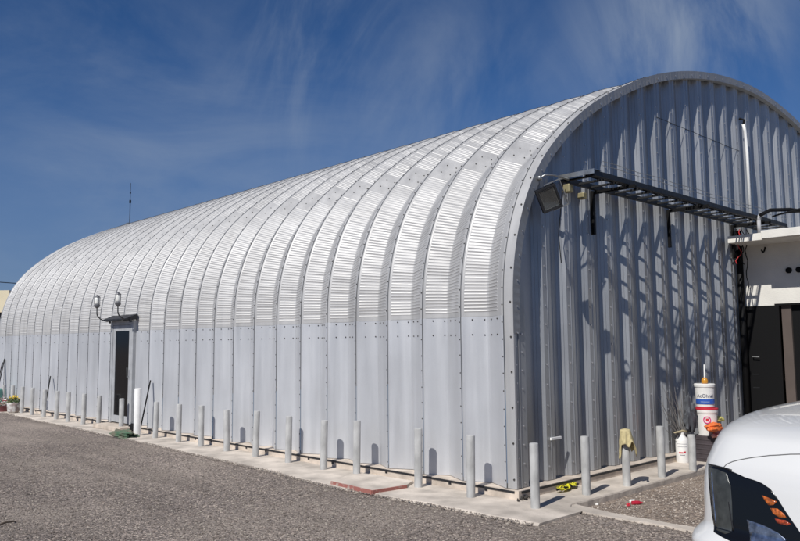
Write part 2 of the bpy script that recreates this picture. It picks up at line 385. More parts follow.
# a rim of gravel kicked onto the strip edge
def reg_edge(rs):
    y = -.8 + rs.rand() * 17; 
    if y > 0 and rs.rand() < .2: y *= .4
    x = strip_edge(y) + jit(y) - .03 + rs.randn() * .03
    return x, y
tag(stones('gravel_stones', 5200, reg_edge, .005, .013, sm_[1:], .018), 'fine gravel kicked up along the outer edge of the concrete strip', 'gravel')

# ------------------------------------------------------------------ the arched steel building
XC = 7.5
half = [(0, 0), (0, .6), (0, 1.2), (0, 1.66), (.0, 2.07), (.017, 2.352), (.065, 2.639), (.15, 2.934), (.274, 3.24), (.44, 3.524), (.651, 3.8), (.889, 4.04),
        (1.202, 4.31), (1.603, 4.60), (2.028, 4.85), (2.562, 5.12), (3.136, 5.38), (3.755, 5.61), (4.423, 5.81), (5.142, 5.98), (5.919, 6.11), (6.762, 6.20), (7.5, 6.23)]
full = half + [(2 * XC - x, z) for x, z in half[-2::-1]]
def catmull(P, n=14):
    out = []
    for i in range(len(P) - 1):
        p0 = P[max(i - 1, 0)]; p1 = P[i]; p2 = P[i + 1]; p3 = P[min(i + 2, len(P) - 1)]
        for k in range(n):
            t = k / n
            out.append(tuple(.5 * ((2 * b) + (-a + c) * t + (2 * a - 5 * b + 4 * c - e) * t * t + (-a + 3 * b - 3 * c + e) * t ** 3) for a, b, c, e in zip(p0, p1, p2, p3)))
    out.append(P[-1]); return np.array(out)
PATH = catmull(full)
# light smoothing of the traced arch
for _ in range(60):
    q = PATH.copy(); q[1:-1] = (PATH[:-2] + 2 * PATH[1:-1] + PATH[2:]) / 4; q[PATH[:, 1] < 1.6] = PATH[PATH[:, 1] < 1.6]; PATH = q
SL = np.concatenate([[0], np.cumsum(np.hypot(*np.diff(PATH, axis=0).T))]); STOT = SL[-1]
def path(s):
    x = np.interp(s, SL, PATH[:, 0]); z = np.interp(s, SL, PATH[:, 1])
    e = .12; dx = np.interp(s + e, SL, PATH[:, 0]) - np.interp(s - e, SL, PATH[:, 0]); dz = np.interp(s + e, SL, PATH[:, 1]) - np.interp(s - e, SL, PATH[:, 1])
    l = np.hypot(dx, dz); return x, z, dz / l, -dx / l           # inward normal
def topz(x, inset=0.):
    """height of the arch (pulled in by inset) at x"""
    X, Z, nx_, nz_ = path(np.linspace(0, STOT / 2, 600)); X = X + nx_ * inset; Z = Z + nz_ * inset
    xm = min(x, 2 * XC - x)
    return float(np.interp(xm, X[100:], Z[100:]))
b_ = empty('arched_steel_building', (0, 0, 0), 'long arched building of ribbed galvanised steel panels with a flat ribbed gable end', 'building')

NP = 30
seam = [.10 + .645 * k - .00073 * k * k for k in range(NP + 1)]
YEND = seam[-1]
# section over one panel (fraction of pitch, inward depth, how strongly it is crimped)
SEC = [(0, -.007, 0), (.012, -.006, 0), (.055, -.003, 0), (.075, .006, 0), (.085, .009, 0), (.09, .011, 1), (.30, .078, 1), (.51, .142, 1), (.525, .145, 1), (.555, .145, 1), (.57, .141, 1), (.74, .080, 1), (.935, .013, 1), (.94, .011, 0), (.955, .004, 0), (.967, 0, 0), (1, 0, 0)]
SEC0 = SEC; SEC1 = [q if q[0] < .09 or q[0] > .2 else (q[0], q[1], 0) for q in SEC]; SEC1 = [q for q in SEC1 if q[0] != .30]; SEC1[[q[0] for q in SEC1].index(.51):[q[0] for q in SEC1].index(.51)] = [(.20, .046, 0), (.21, .049, 1), (.30, .078, 1)]
sJ0 = 1.93; sJ1 = None
# joints between sheets, from the lap line upwards
X_, Z_, _, _ = path(np.linspace(0, STOT, 4000))
def s_at_ratio(rz):   # arc position seen from the eye under slope rz
    ss = np.linspace(2.5, 9, 2000); x, z, _, _ = path(ss)
    return float(ss[np.argmax((z - EYE.z) / (x - EYE.x) > rz)])
jA = s_at_ratio(.327)          # middle of the first smooth lap band
LS = jA - 1.9
bands = [(jA, .19), (jA + LS, .2)]
bands += [(STOT - b, h) for b, h in bands]
def crimped(s):
    if s < sJ0 or s > STOT - sJ0: return False
    return not any(abs(s - b) < h for b, h in bands)
rows = [0, .45, .9, 1.35, 1.90, 1.9002]
hs = [0, 0, 0, 0, 0, -.004]
P_ = .041; s = 1.905
lst = []
while s < STOT - 1.905:
    if crimped(s) and crimped(s + P_):
        lst += [(s, 0), (s + P_ * .30, .1), (s + P_ * .55, 1.), (s + P_ * .80, .1)]; s += P_
    else: lst.append((s, 0)); s += P_
AMP = .0058
allr = [(r, h, False) for r, h in zip(rows, hs)] + [(s, c * AMP, True) for s, c in lst] + [(STOT - 1.905, 0, False), (STOT - 1.9002, 0, False), (STOT - 1.9, 0, False), (STOT - .9, 0, False), (STOT, 0, False)]
def bolt(mb, p, n, r=.0115, h=.009, mi=1):
    n = Vector(n).normalized(); u = n.orthogonal().normalized(); v = n.cross(u); p = Vector(p)
    vs = [p + r * (math.cos(a) * u + math.sin(a) * v) for a in [pi / 3 * k for k in range(6)]]
    mb.add(vs + [q + n * h for q in vs], [(0, 1, 7, 6), (1, 2, 8, 7), (2, 3, 9, 8), (3, 4, 10, 9), (4, 5, 11, 10), (5, 0, 6, 11), (6, 7, 8, 9, 10, 11)], mi)
def make_panel(seed):
    rr = random.Random(seed); SEC = SEC1 if seed == 5 else SEC0
    mb = MB(); vs = []; fs = []; nc = len(SEC); pitch = .62
    amps = [1.0] * len(allr)
    for k in range(6, len(allr)): amps[k] = amps[k - 1] if allr[k][1] else rr.uniform(.55, 1.35)
    for k, (s, h, _) in enumerate(allr):
        x, z, ax_, az_ = [float(q) for q in path(s)]
        low = -.004 if s <= 1.9001 else 0.0
        for (fr, dp, cr) in SEC:
            dd = dp - h * cr * amps[k] + low
            if k > 5 and cr: dd += .0030 * noise.noise(Vector((s * 6 + seed, fr * 3, seed)))
            vs.append((x + ax_ * dd, fr * pitch, z + az_ * dd))
    for j in range(len(allr) - 1):
        for i in range(nc - 1): fs.append((j * nc + i, (j + 1) * nc + i, (j + 1) * nc + i + 1, j * nc + i + 1))
    mb.add(vs, fs, 0)
    mb.m = [3 if (q % (nc - 1)) == 0 else (2 if (q // (nc - 1) < 4 or q // (nc - 1) > len(allr) - 5) else 0) for q in range(len(fs))]
    def bo(s, fr, dp, ho=0):
        x, z, ax_, az_ = [float(q) for q in path(s)]
        bolt(mb, (x + ax_ * (dp - .003), fr * pitch, z + az_ * (dp - .003)), (-ax_, 0, -az_), .0085, .008, 1)
    s = .08
    while s < STOT - .05:
        bo(s + rr.uniform(-.008, .008), .03, 0); s += .195
    for sj in [1.69, 1.87] + [b + dl for b, h in bands[:2] for dl in (-.09, .09)]:
        for fr in (.20, .42, .60, .80):
            dp = np.interp(fr, [q[0] for q in SEC], [q[1] for q in SEC]); bo(sj + rr.uniform(-.004, .004), fr, float(dp))
    return mb
protos = []
DOORK = None
for k in range(NP):
    y0 = seam[k]; sc = (seam[k + 1] - seam[k]) / .62
    if len(protos) < 3:
        o = make_panel(len(protos) * 13 + 5).build('arch_panel', [M['roof'], M['bolt_dark'], M['wall_sheet'], M['sealant']], b_); protos.append(o)
    else:
        o = protos[1 + k * 7 % 2].copy(); COL.objects.link(o)
    o.location = (0, y0, 0); o.scale = (1, sc, 1)
# flat flange between the first seam and the gable, and the matching one at the far end
def flange(ya, yb, name='end_flange'):
    mb = MB(); vs = []; fs = []; ss = np.linspace(0, STOT, 300)
    for s in ss:
        x, z, ax_, az_ = [float(q) for q in path(s)]
        for y, dd in ((ya, 0), (yb, 0), (yb, .03), (ya, .03)): vs.append((x + ax_ * dd, y, z + az_ * dd))
    for j in range(len(ss) - 1):
        for i in range(4): fs.append((j * 4 + i, (j + 1) * 4 + i, (j + 1) * 4 + (i + 1) % 4, j * 4 + (i + 1) % 4))
    mb.add(vs, fs)
    s = .1
    while s < STOT:
        x, z, ax_, az_ = [float(q) for q in path(s)]; bolt(mb, (x, (ya + yb) / 2 - .03, z), (-ax_, 0, -az_)); s += .39
    return mb.build(name, [M['roof'], M['bolt_dark']], b_)
flange(-.03, .10); flange(YEND, YEND + .08)
# curved angle trim closing the arch end over the gable sheets
def ring(s0, s1, ya, yb, w0, w1):
    mb = MB(); vs = []; fs = []; ss = np.arange(s0, s1, .05)
    for i, s in enumerate(ss):
        x, z, ax_, az_ = [float(q) for q in path(s)]; c = .004 if i % 2 else 0
        prof = ((w0, ya), (w1, ya - c), (w1, ya + .012), (w1, yb))
        for dd, y in prof: vs.append((x + ax_ * dd, y, z + az_ * dd))
    for j in range(len(ss) - 1):
        for i in range(3): fs.append((j * 4 + i + 1, j * 4 + i, (j + 1) * 4 + i, (j + 1) * 4 + i + 1))
    mb.add(vs, fs)
    for s in ss[::6]:
        x, z, ax_, az_ = [float(q) for q in path(s)]; dd = w1 * .55; bolt(mb, (x + ax_ * dd, ya - .004, z + az_ * dd), (0, -1, 0), .010, .008)
    return mb.build('arch_trim', [M['trim'], M['bolt_light']], b_)
ring(1.70, STOT - 1.70, -.034, .05, -.004, .115)
# corner flashing below the trim
for sgn in (0, 1):
    mb = MB(); fx = lambda x: x if not sgn else 2 * XC - x
    mb.box(fx(.003), -.012, .0, fx(.235), -.004, 1.98)
    mb.box(fx(.10), -.004, 1.981, fx(.24), .006, 2.60); mb.box(fx(.16), -.004, 2.601, fx(.30), .006, 2.95)
    mb.box(fx(.10), -.020, .0, fx(.112), -.013, 1.9)
    for k in range(9):
        bolt(mb, (fx(.06), -.012, .12 + k * .205), (0, -1, 0)); bolt(mb, (fx(.165), -.012, .05 + k * .205), (0, -1, 0))
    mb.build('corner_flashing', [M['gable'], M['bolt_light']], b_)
# gable sheets
YC, YV = .04, .13
def gable_panel(xf, first=False):
    """one rib: left slope starting at xf, crest, right slope, valley"""
    mb = MB()
    cols = [(0, YV), (.022, YV - .022), (.03, YV - .022), (.055, YV - .055), (.064, YV - .055), (.09, YC), (.17, YC), (.176, YC - .006), (.184, YC), (.25, YC), (.32, YV), (.40, YV), (.405, YV - .005), (.41, YV), (.49, YV)]
    if first: cols = [(-.35, YC - .03), (-.29, YV), (-.02, YV)] + cols
    vs = []; fs = []
    for dx, y in cols:
        x = xf + dx; zt = topz(x, .06)
        vs += [(x, y, 0), (x, y, max(.1, zt))]
    for i in range(len(cols) - 1): fs.append((2 * i, 2 * i + 2, 2 * i + 3, 2 * i + 1))
    mb.add(vs, fs)
    z = .16
    while z < topz(xf + .12, .1) - .15:
        bolt(mb, (xf + .125, YC, z + rnd.uniform(-.01, .01)), (0, -1, 0), .0105, .009); z += .235
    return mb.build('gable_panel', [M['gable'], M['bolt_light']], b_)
x = .58; k = 0
while x < 2 * XC - .55:
    gable_panel(x, k == 0); x += .49; k += 1
# far gable, plain
mb = MB(); vs = []; n = 60
for i in range(n + 1):
    xx = .03 + (2 * XC - .06) * i / n; vs += [(xx, YEND - .02 + (.05 if i % 2 else 0), 0), (xx, YEND - .02 + (.05 if i % 2 else 0), topz(xx, .05) if 0 < i < n else 2)]
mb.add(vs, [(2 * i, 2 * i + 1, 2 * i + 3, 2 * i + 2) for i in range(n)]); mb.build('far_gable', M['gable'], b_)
# footing ledge with the steel base channel
mb = MB(); mb.box(-.045, -.05, -.30, .2, YEND + .1, -.006); mb.box(.2, -.085, -.30, 15.05, .3, -.006); mb.box(-.045, -.085, -.30, .2, -.05, -.006)
mb.build('footing', M['ledge'], b_)
mb = MB(); mb.box(-.054, -.03, -.034, -.047, YEND, -.012); mb.box(.0, -.094, -.036, 6.3, -.087, -.012)
for k in range(34): mb.box(-.051, .35 + k * .553, -.06, -.047, .39 + k * .553, -.034)
mb.build('base_channel', M['darkframe'], b_)
# the door set into the side wall
DY0, DY1 = 9.60, 10.68
dr = empty('steel_door', (0, 0, 0), 'narrow grey steel door with a tall dark glass pane set in the long ribbed side wall', 'door')
dr.parent = None
mb = MB(); X1 = -.075
mb.box(X1, DY0, 0, .15, DY0 + .09, 2.12); mb.box(X1, DY1 - .09, 0, .15, DY1, 2.12); mb.box(X1, DY0 + .09, 2.03, .15, DY1 - .09, 2.12)
mb.build('door_frame', M['doorgrey'], dr, bevel=.006)
mb = MB(); xa = -.065
mb.box(xa, DY0 + .095, .02, xa + .05, DY0 + .20, 2.025); mb.box(xa, DY1 - .21, .02, xa + .05, DY1 - .095, 2.025); mb.box(xa, DY0 + .20, .02, xa + .05, DY1 - .21, .16); mb.box(xa, DY0 + .20, 1.90, xa + .05, DY1 - .21, 2.025)
leaf = mb.build('door_leaf', M['doorgrey'], dr, bevel=.004)
mb = MB(); mb.box(xa + .012, DY0 + .20, .16, xa + .022, DY1 - .21, 1.90); mb.build('glass_pane', M['glass_dark'], leaf)
mb = MB(); mb.tube([(xa - .04, DY0 + .15, .95), (xa - .05, DY0 + .15, 1.15)], .011); mb.tube([(xa, DY0 + .15, .97), (xa - .045, DY0 + .15, .97)], .008); mb.build('handle', M['galv'], leaf)
mb = MB(); mb.add([(-.02, DY0 - .06, 2.24), (-.02, DY1 + .06, 2.24), (-.24, DY1 + .06, 2.15), (-.24, DY0 - .06, 2.15), (-.02, DY0 - .06, 2.125), (-.02, DY1 + .06, 2.125), (-.24, DY1 + .06, 2.125), (-.24, DY0 - .06, 2.125)],
    [(0, 1, 2, 3), (7, 6, 5, 4), (3, 2, 6, 7), (0, 3, 7, 4), (1, 5, 6, 2), (0, 4, 5, 1)]); mb.build('canopy', M['darkframe'], dr)
mb = MB(); mb.box(-.36, DY0 - .12, -.10, -.05, DY1 + .12, -.012); mb.build('threshold', M['ledge'], dr, bevel=.01)
# two lantern lamps on curved arms
def lamp(y, rot, label):
    t = empty('wall_lantern', (-.16, y, 2.12), label, 'lamp', 'lanterns over the side door')
    mb = MB(); pts = [(0, 0, .0)] + [(-.26 * math.sin(a), 0, .03 - .0 + .17 * (1 - math.cos(a)) - .04) for a in [i * pi / 16 for i in range(1, 9)]] + [(-.262, 0, .27)]
    mb.tube(pts, .012, 6); mb.box(-.01, -.03, -.05, .02, .03, .05); mb.build('arm', M['darkframe'], t)
    mb = MB(); mb.lathe([(.02, .27), (.05, .29), (.062, .33), (.06, .345)], (-.262, 0, 0), 12); mb.lathe([(.062, .50), (.05, .52), (.02, .54), (.006, .55)], (-.262, 0, 0), 12)
    for q in range(4): a = q * pi / 2 + .4; mb.bar((-.262 + .062 * math.cos(a), .062 * math.sin(a), .34), (-.262 + .068 * math.cos(a), .068 * math.sin(a), .51), .007, .007)
    mb.build('cage', mat('lantern_grey', (.16, .16, .17), .5, .5), t)
    mb = MB(); mb.lathe([(.045, .345), (.056, .38), (.056, .47), (.05, .50)], (-.262, 0, 0), 12); mb.build('glass', mat('lantern_glass', (.85, .85, .80), .15), t, smooth=True)
    t.rotation_euler = (0, 0, rot); return t
lamp(10.56, -.25, 'glass lantern on a curved dark arm at the left corner of the steel door canopy')
lamp(9.55, 0., 'glass lantern on a curved dark arm at the right corner of the steel door canopy')

# ------------------------------------------------------------------ bollards
def bollard_proto(r, h, m, name='bollard'):
    mb = MB(); mb.lathe([(r * 1.0, -.02), (r, h - .012), (r * .93, h - .003), (r * .7, h), (.001, h + .001)], n=20)
    return mb.build(name, m, smooth='auto')
def gy(px, xw):  # y on the strip for a pixel column, at a given x
    lo, hi = -3., 40.
    for _ in range(60):
        m_ = (lo + hi) / 2; c = R.transposed() @ (Vector((xw, m_, ZS)) - EYE); p = cx_ - f_ * c.x / c.z
        if p > px: lo = m_
        else: hi = m_
    return lo
pr = None
def bol(x, y, h, label, rot=0, lean=(0, 0)):
    global pr
    if pr is None:
        pr = bollard_proto(.048, .66, M['post']); o = pr
        tag(o, label, 'bollard', 'grey concrete posts standing around the arched building')
    else:
        o = pr.copy(); COL.objects.link(o); o['label'] = label
    o.location = (x, y, ZS); o.scale = (1, 1, h / .66); o.rotation_euler = (lean[0], lean[1], rnd.random() * 6)
    return o
side = [(471.5, .674), (418.5, .689), (357.5, .70), (323.5, .66), (287.5, .66), (256, .688), (226.5, .655), (200.5, .68), (178, .662), (155.5, .66), (98, .66), (83, .66), (68.5, .66), (56, .655), (44, .655), (32.5, .67), (22, .67), (12.5, .68), (3.5, .66)]
words = ['first', 'second', 'third', 'fourth', 'fifth', 'sixth', 'seventh', 'eighth', 'ninth', 'tenth']
for i, (px, h) in enumerate(side):
    if i < 10: lab = f'grey bollard along the long side wall, {words[i]} one back from the near building corner'
    else: lab = f'grey bollard beyond the side door, {words[i-10]} one left of that door'
    bol(-.265 + rnd.uniform(-.015, .015), gy(px, -.265), h, lab, lean=(rnd.uniform(-.022, .022), rnd.uniform(-.02, .02)))
bol(-.22, gy(121, -.22), .64, 'slim grey bollard standing right in front of the dark glass of the side door')
o = bollard_proto(.066, .885, M['white_post']); o.location = (-.33, gy(137, -.33), ZS); tag(o, 'taller thicker white painted bollard at the right of the side door', 'bollard')
for px, y, h, lab in [(535.5, -.44, .657, 'grey bollard standing at the very corner of the concrete strip'), (586.5, -.44, .642, 'grey bollard before the gable, second from the corner, bare topped beside the yellow tape'),
                      (627, -.50, .64, 'grey bollard before the gable with a tan towel thrown over it'), (662, -.52, .63, 'grey bollard before the gable between the towel bollard and the white jug'), (693, -.56, .46, 'short grey bollard in front of the stacked paint buckets')]:
    # solve x for the column
    lo, hi = -3., 12.
    for _ in range(50):
        m_ = (lo + hi) / 2; c = R.transposed() @ (Vector((m_, y, ZS)) - EYE); p = cx_ - f_ * c.x / c.z
        if p < px: lo = m_
        else: hi = m_
    bol(lo, y, h, lab)
    if px == 627: TOWX = lo

# towel over its bollard
tw = MB(); vs = []; fs = []; na, nt_ = 64, 26
hem = lambda a: .20 + .07 * math.sin(a * 2 + 2.0) + .035 * math.sin(a * 5 + 1) + .02 * math.sin(a * 9)
for j in range(nt_ + 1):
    t = j / nt_
    for i in range(na):
        a = 2 * pi * i / na
        if t < .2: r = .052 * (t / .2); z = .0
        else:
            q = (t - .2) / .8
            fold = (math.sin(a * 6 + 1.2) + .6 * math.sin(a * 11 + q * 2)) * .5
            r = .052 + .035 * q ** .8 + fold * .018 * q + .02 * q * math.cos(a - 2.2); z = -hem(a) * q - (.0)
        z += .012 * math.cos(min(1, t / .2) * pi / 2)
        n_ = noise.noise(Vector((math.cos(a) * 2, math.sin(a) * 2, t * 5))) * .012 * t
        vs.append(((r + n_) * math.cos(a), (r + n_) * math.sin(a), z))
for j in range(nt_):
    for i in range(na): fs.append((j * na + i, (j + 1) * na + i, (j + 1) * na + (i + 1) % na, j * na + (i + 1) % na))
tw.add(vs, fs); t_ = tw.build('towel', M['towel'], smooth=True, loc=(TOWX, -.50, ZS + .652)); t_.rotation_euler = (0, .05, 2.4); t_.scale = (1.15, 1.15, 1.1)
sd = t_.modifiers.new('t', 'SOLIDIFY'); sd.thickness = .006
tag(t_, 'tan cloth towel draped over the top of a grey bollard before the gable', 'towel')

# ------------------------------------------------------------------ cable tray, brackets, cables on the gable
tr = empty('cable_tray', (0, 0, 0), 'long black ladder cable tray fixed across the ribbed gable wall', 'cable tray')
TX0, TX1, TZ = 1.0, 7.2, 3.555
mb = MB()
for yy_ in (-.04, -.50):
    mb.box(TX0, yy_ - .007, TZ, TX1, yy_ + .007, TZ + .065); mb.box(TX0, yy_ - .022, TZ - .004, TX1, yy_ + .022, TZ + .002)
mb.build('side_rail', M['tray'], tr)
mb = MB(); mb.box(-.018, -.492, TZ + .012, .018, -.048, TZ + .034); rg = mb.build('rung', M['tray'], tr); xx = TX0 + .1; rg.location.x = xx
while xx + .29 < TX1:
    xx += .29; q = rg.copy(); COL.objects.link(q); q.parent = tr; q.location.x = xx
mb = MB(); rnd2 = random.Random(3)
for q in range(4):
    y0 = -.40 + q * .036; zq = TZ + .045 + (q % 2) * .018
    mb.tube([(TX0 + .1 + k * .3, y0 + rnd2.uniform(-.012, .012), zq + rnd2.uniform(-.004, .004)) for k in range(21)], .011, 6)
tag(mb.build('cable_bundle', M['cable']), 'thick bundle of black cables lying in the tray across the gable', 'cables')
mb = MB(); mb.box(TX0 - .02, -.52, TZ + .07, TX0 + .13, -.02, TZ + .076); mb.box(TX0 - .03, -.52, TZ + .02, TX0 - .02, -.02, TZ + .076); mb.build('end_plate', M['galv'], tr)
def bracket(x, label, arm=.60):
    t = empty('wall_bracket', (x, 0, 0), label, 'bracket', 'black steel brackets carrying the cable tray')
    mb = MB(); mb.box(-.022, .036, 2.98, .022, -.004, 3.55)
    mb.build('wall_strut', M['black'], t)
    mb = MB(); mb.box(-.02, -.006, 3.505, .02, -arm, 3.513); mb.box(-.02, -.006, 3.513, -.016, -arm, 3.545); mb.box(.016, -.006, 3.513, .02, -arm, 3.545)
    y = -.03
    while y > -arm: mb.box(-.017, y, 3.5135, .017, y - .02, 3.5205); y -= .05
    mb.build('arm', M['black'], t)
    mb = MB(); mb.bar((.0, -.01, 3.22), (0, -.30, 3.50), .008, .03); 
    return t
bracket(1.79, 'black tray bracket on the gable nearest the floodlight')
bracket(3.86, 'black tray bracket at the middle of the cable tray')
bracket(6.15, 'black tray bracket beside the white canopy slab')
# light guard wires above the outer rail
mb = MB()
for dz in (.15, .20): mb.tube([(1.2 + k * .3, -.50, TZ + dz + .008 * math.sin(k * 1.7)) for k in range(21)], .004, 6)
for k in range(9): mb.tube([(1.35 + k * .7, -.50, TZ + .06), (1.35 + k * .7, -.50, TZ + .205)], .005, 5)
mb.build('guard_wire', M['galv'], tr)
# loose black hose leaving the tray to the right
mb = MB()
for q in range(5):
    mb.tube([(6.2 + .22 * k + q * .01, -.62 - .03 * k - .05 * q + .02 * math.sin(k + q), 3.62 + .17 * math.sin(min(k, 6) / 6 * pi * .62) + q * .012) for k in range(12)], .014, 6)
mb.tube([(5.75, -.60, 3.60), (6.0, -.66, 3.70), (6.5, -.8, 3.75), (7.1, -.95, 3.75), (7.6, -1.2, 3.70)], .03, 8)
tag(mb.build('hose_bundle', M['cable']), 'arched bundle of black hoses leaving the tray above the white canopy', 'hoses')
# vertical white pipe, black conduit, hanging wires
mb = MB(); mb.tube([(6.72, -.03, 5.42), (6.76, -.04, 5.30), (6.80, -.04, 4.9), (6.80, -.04, 3.62)], .026, 10); tag(mb.build('white_pipe', M['pvc'], smooth=True), 'thin white plastic pipe running up the gable above the canopy', 'pipe')
mb = MB(); mb.tube([(6.72, -.03, 5.40), (6.70, -.06, 5.48), (6.69, .02, 5.52)], .02, 8); tag(mb.build('pipe_elbow', M['cable']), 'black elbow capping the top of the white pipe on the gable', 'pipe elbow')
mb = MB(); mb.tube([(6.28, -.02, -.0), (6.28, -.02, 3.46)], .055, 10); tag(mb.build('black_downpipe', M['black'], smooth=True), 'black vertical pipe in the corner between gable and doorway', 'pipe')
mb = MB(); 
for q, (mi_) in enumerate((0, 1, 0, 0)):
    x0 = 6.02 + q * .07; pts = []
    for k in range(12):
        pts.append((x0 + .05 * math.sin(k * .9 + q * 2) - .012 * k, -.10 - .03 * q + .03 * math.sin(k * 1.3 + q), 3.46 - k * (.055 if q != 3 else .09)))
    mb.tube(pts, .008, 5, mi_)
tag(mb.build('hanging_wires', [M['cable'], M['cable_red']]), 'loose black and red wires hanging off the right end of the tray', 'wires')
mb = MB(); mb.tube([(3.66 + .3 * k, .0375, 4.93 + .004 * math.sin(k * 2.1)) for k in range(11)], .004, 5); tag(mb.build('thin_cable', M['cable']), 'thin dark cable strung level across the upper gable ribs', 'cable')
mb = MB(); mb.tube([(.98, -.02, 2.55 - .0), (1.0, .02, 2.9), (1.0, -.02, 3.2), (.95, -.1, 3.52)], .006, 5); tag(mb.build('drop_wire', M['cable']), 'thin wire hanging down the gable below the left end of the tray', 'wire')
# floodlight on the arch edge
fl = empty('floodlight', (.43, -.24, 3.28), 'square black LED floodlight hung from the arch edge beside the cable tray', 'floodlight')
mb = MB(); mb.box(-.125, -.03, -.105, .125, .03, .105); 
for k in range(9): mb.box(-.11 + k * .026, .03, -.09, -.10 + k * .026, .055, .09)
bd = mb.build('housing', M['black'], fl, bevel=.008)
mb = MB(); 
for a in ((-.125, -.105, .125, -.085), (-.125, .085, .125, .105), (-.125, -.085, -.105, .085), (.105, -.085, .125, .085)): mb.box(a[0], -.045, a[1], a[2], -.03, a[3])
mb.build('bezel', M['darkframe'], fl)
mb = MB(); mb.add([(-.10, -.032, -.08), (.10, -.032, -.08), (.10, -.032, .08), (-.10, -.032, .08), (-.03, -.012, -.02), (.03, -.012, -.02), (.03, -.012, .02), (-.03, -.012, .02)], [(0, 1, 5, 4), (1, 2, 6, 5), (2, 3, 7, 6), (3, 0, 4, 7), (4, 5, 6, 7)])
mb.build('reflector', mat('floodlight_reflector', (.30, .30, .28), .35, .5), fl)
mb = MB(); mb.box(-.10, -.0385, -.08, .10, -.0365, .08); gm = mat('floodlight_glass', (.6, .62, .6), .05); gm.node_tree.nodes['Principled BSDF'].inputs['Transmission Weight'].default_value = .95; mb.build('glass', gm, fl)
mb = MB(); mb.bar((-.14, 0, 0), (-.14, .0, .17), .006, .03, up=(0, 1, 0)); mb.bar((.14, 0, 0), (.14, 0, .17), .006, .03, up=(0, 1, 0)); mb.bar((-.14, 0, .17), (.14, 0, .17), .03, .006); mb.build('yoke', M['galv'], fl)
_n = (EYE - fl.location).normalized() * .85 + Vector((-.10, -.45, -.25)); _n.normalize(); _u = Vector((0, 0, 1)); _x = (_n.cross(_u)).normalized() * -1; _z = _n.cross(_x) * -1
if _z.z < 0: _z = -_z
_x = (-_n).cross(_z)
fl.rotation_euler = (Matrix((_x, -_n, _z)).transposed() @ Matrix.Rotation(math.radians(66), 3, 'Y')).to_euler(); fl.location = (.41, -.26, 3.24); fl.scale = (1.12, 1.12, 1.12)
mb = MB(); mb.tube([(.52, .0, 3.50), (.56, -.12, 3.56), (.66, -.16, 3.565), (.95, -.18, 3.55)], .012, 8); mb.lathe([(.02, 0), (.03, .01), (.03, .04), (.02, .05)], (.53, -.06, 3.50), 10)
tag(mb.build('conduit_arm', M['galv'], smooth=True), 'bright galvanised conduit joining the floodlight to the tray end', 'conduit')
jbm = mat('junction_box_brass', (.32, .28, .16), .5, .4)
mb = MB(); mb.box(1.02, -.14, 3.42, 1.12, -.04, 3.52); tag(mb.build('junction_box', jbm, bevel=.01), 'dull brass junction box under the very end of the tray', 'junction box')
mb = MB(); mb.box(1.36, -.12, 3.38, 1.44, -.03, 3.46); tag(mb.build('junction_box', jbm, bevel=.01), 'dull brass junction box just left of the first tray bracket', 'junction box')
mb = MB(); mb.box(.72, .034, .455, .93, .012, .485); tag(mb.build('white_tag', M['pvc'], bevel=.003), 'short white plastic strip sticking out of the lower gable sheet', 'tag').rotation_euler = (0, .0, 0)

# ------------------------------------------------------------------ white annex in front of the gable's right part
XA = 6.43
an = empty('white_annex', (0, 0, 0), 'white plastered annex with flat slab canopy joined to the gable end on the right', 'building')
mb = MB()
mb.box(XA, -4.2, 2.17, XA + .18, -.0, 3.25); mb.box(XA, -4.2, -.18, XA + .18, -2.4, 2.17)
mb.build('wall', M['white_plaster'], an)
mb = MB(); mb.box(5.74, -5.5, 3.195, 10.2, -.06, 3.31); mb.box(5.66, -5.5, 3.205, 5.738, -.62, 3.335)
mb.build('canopy_slab', M['white_plaster'], an, bevel=.006)
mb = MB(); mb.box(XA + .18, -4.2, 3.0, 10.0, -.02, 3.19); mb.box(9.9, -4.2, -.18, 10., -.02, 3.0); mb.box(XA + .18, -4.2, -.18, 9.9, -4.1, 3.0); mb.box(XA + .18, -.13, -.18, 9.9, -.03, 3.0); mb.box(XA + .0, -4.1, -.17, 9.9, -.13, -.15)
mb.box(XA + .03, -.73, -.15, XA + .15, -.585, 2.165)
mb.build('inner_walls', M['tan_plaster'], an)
shade_fill = MB(); shade_fill.box(XA + .07, -2.395, -.14, XA + .10, -.735, 2.165); shade_fill.build('door', M['black'], an)  # added black panel filling the opening, stands in for the shaded interior
dl = MB(); dl.box(XA - .045, -.57, -.12, XA - .005, -.02, 2.165); D = dl.build('door', M['black'], an, bevel=.004)
mb = MB(); mb.tube([(XA - .05, -.13, 1.32), (XA - .10, -.13, 1.32), (XA - .10, -.24, 1.315)], .010, 8); mb.build('handle', M['galv'], D)
for z in (1.02, .80): mb = MB(); mb.box(XA - .048, -.20, z, XA - .046, -.09, z + .012); mb.build('trim_strip', M['darkframe'], D)
mb = MB(); mb.box(XA - .03, -2.4, 2.165, XA - .002, -.50, 2.195); mb.box(XA - .03, -2.43, -.15, XA - .002, -2.38, 2.165); mb.build('door_frame', M['black'], an)
for y_ in (-.75, -.905, -1.06):
    mb = MB(); mb.tube([(XA - .03, y_, 2.735), (XA + .02, y_, 2.735)], .048, 16); v_ = mb.build('vent_hole', M['black'], an)
mb = MB(); mb.tube([(XA - .02, -.40, 3.15), (XA - .06, -.40, 3.09), (XA - .18, -.42, 3.05), (XA - .26, -.43, 3.08)], .014, 8); tag(mb.build('pipe_stub', M['cable'], smooth=True), 'small black curved pipe stub under the white canopy slab', 'pipe stub')
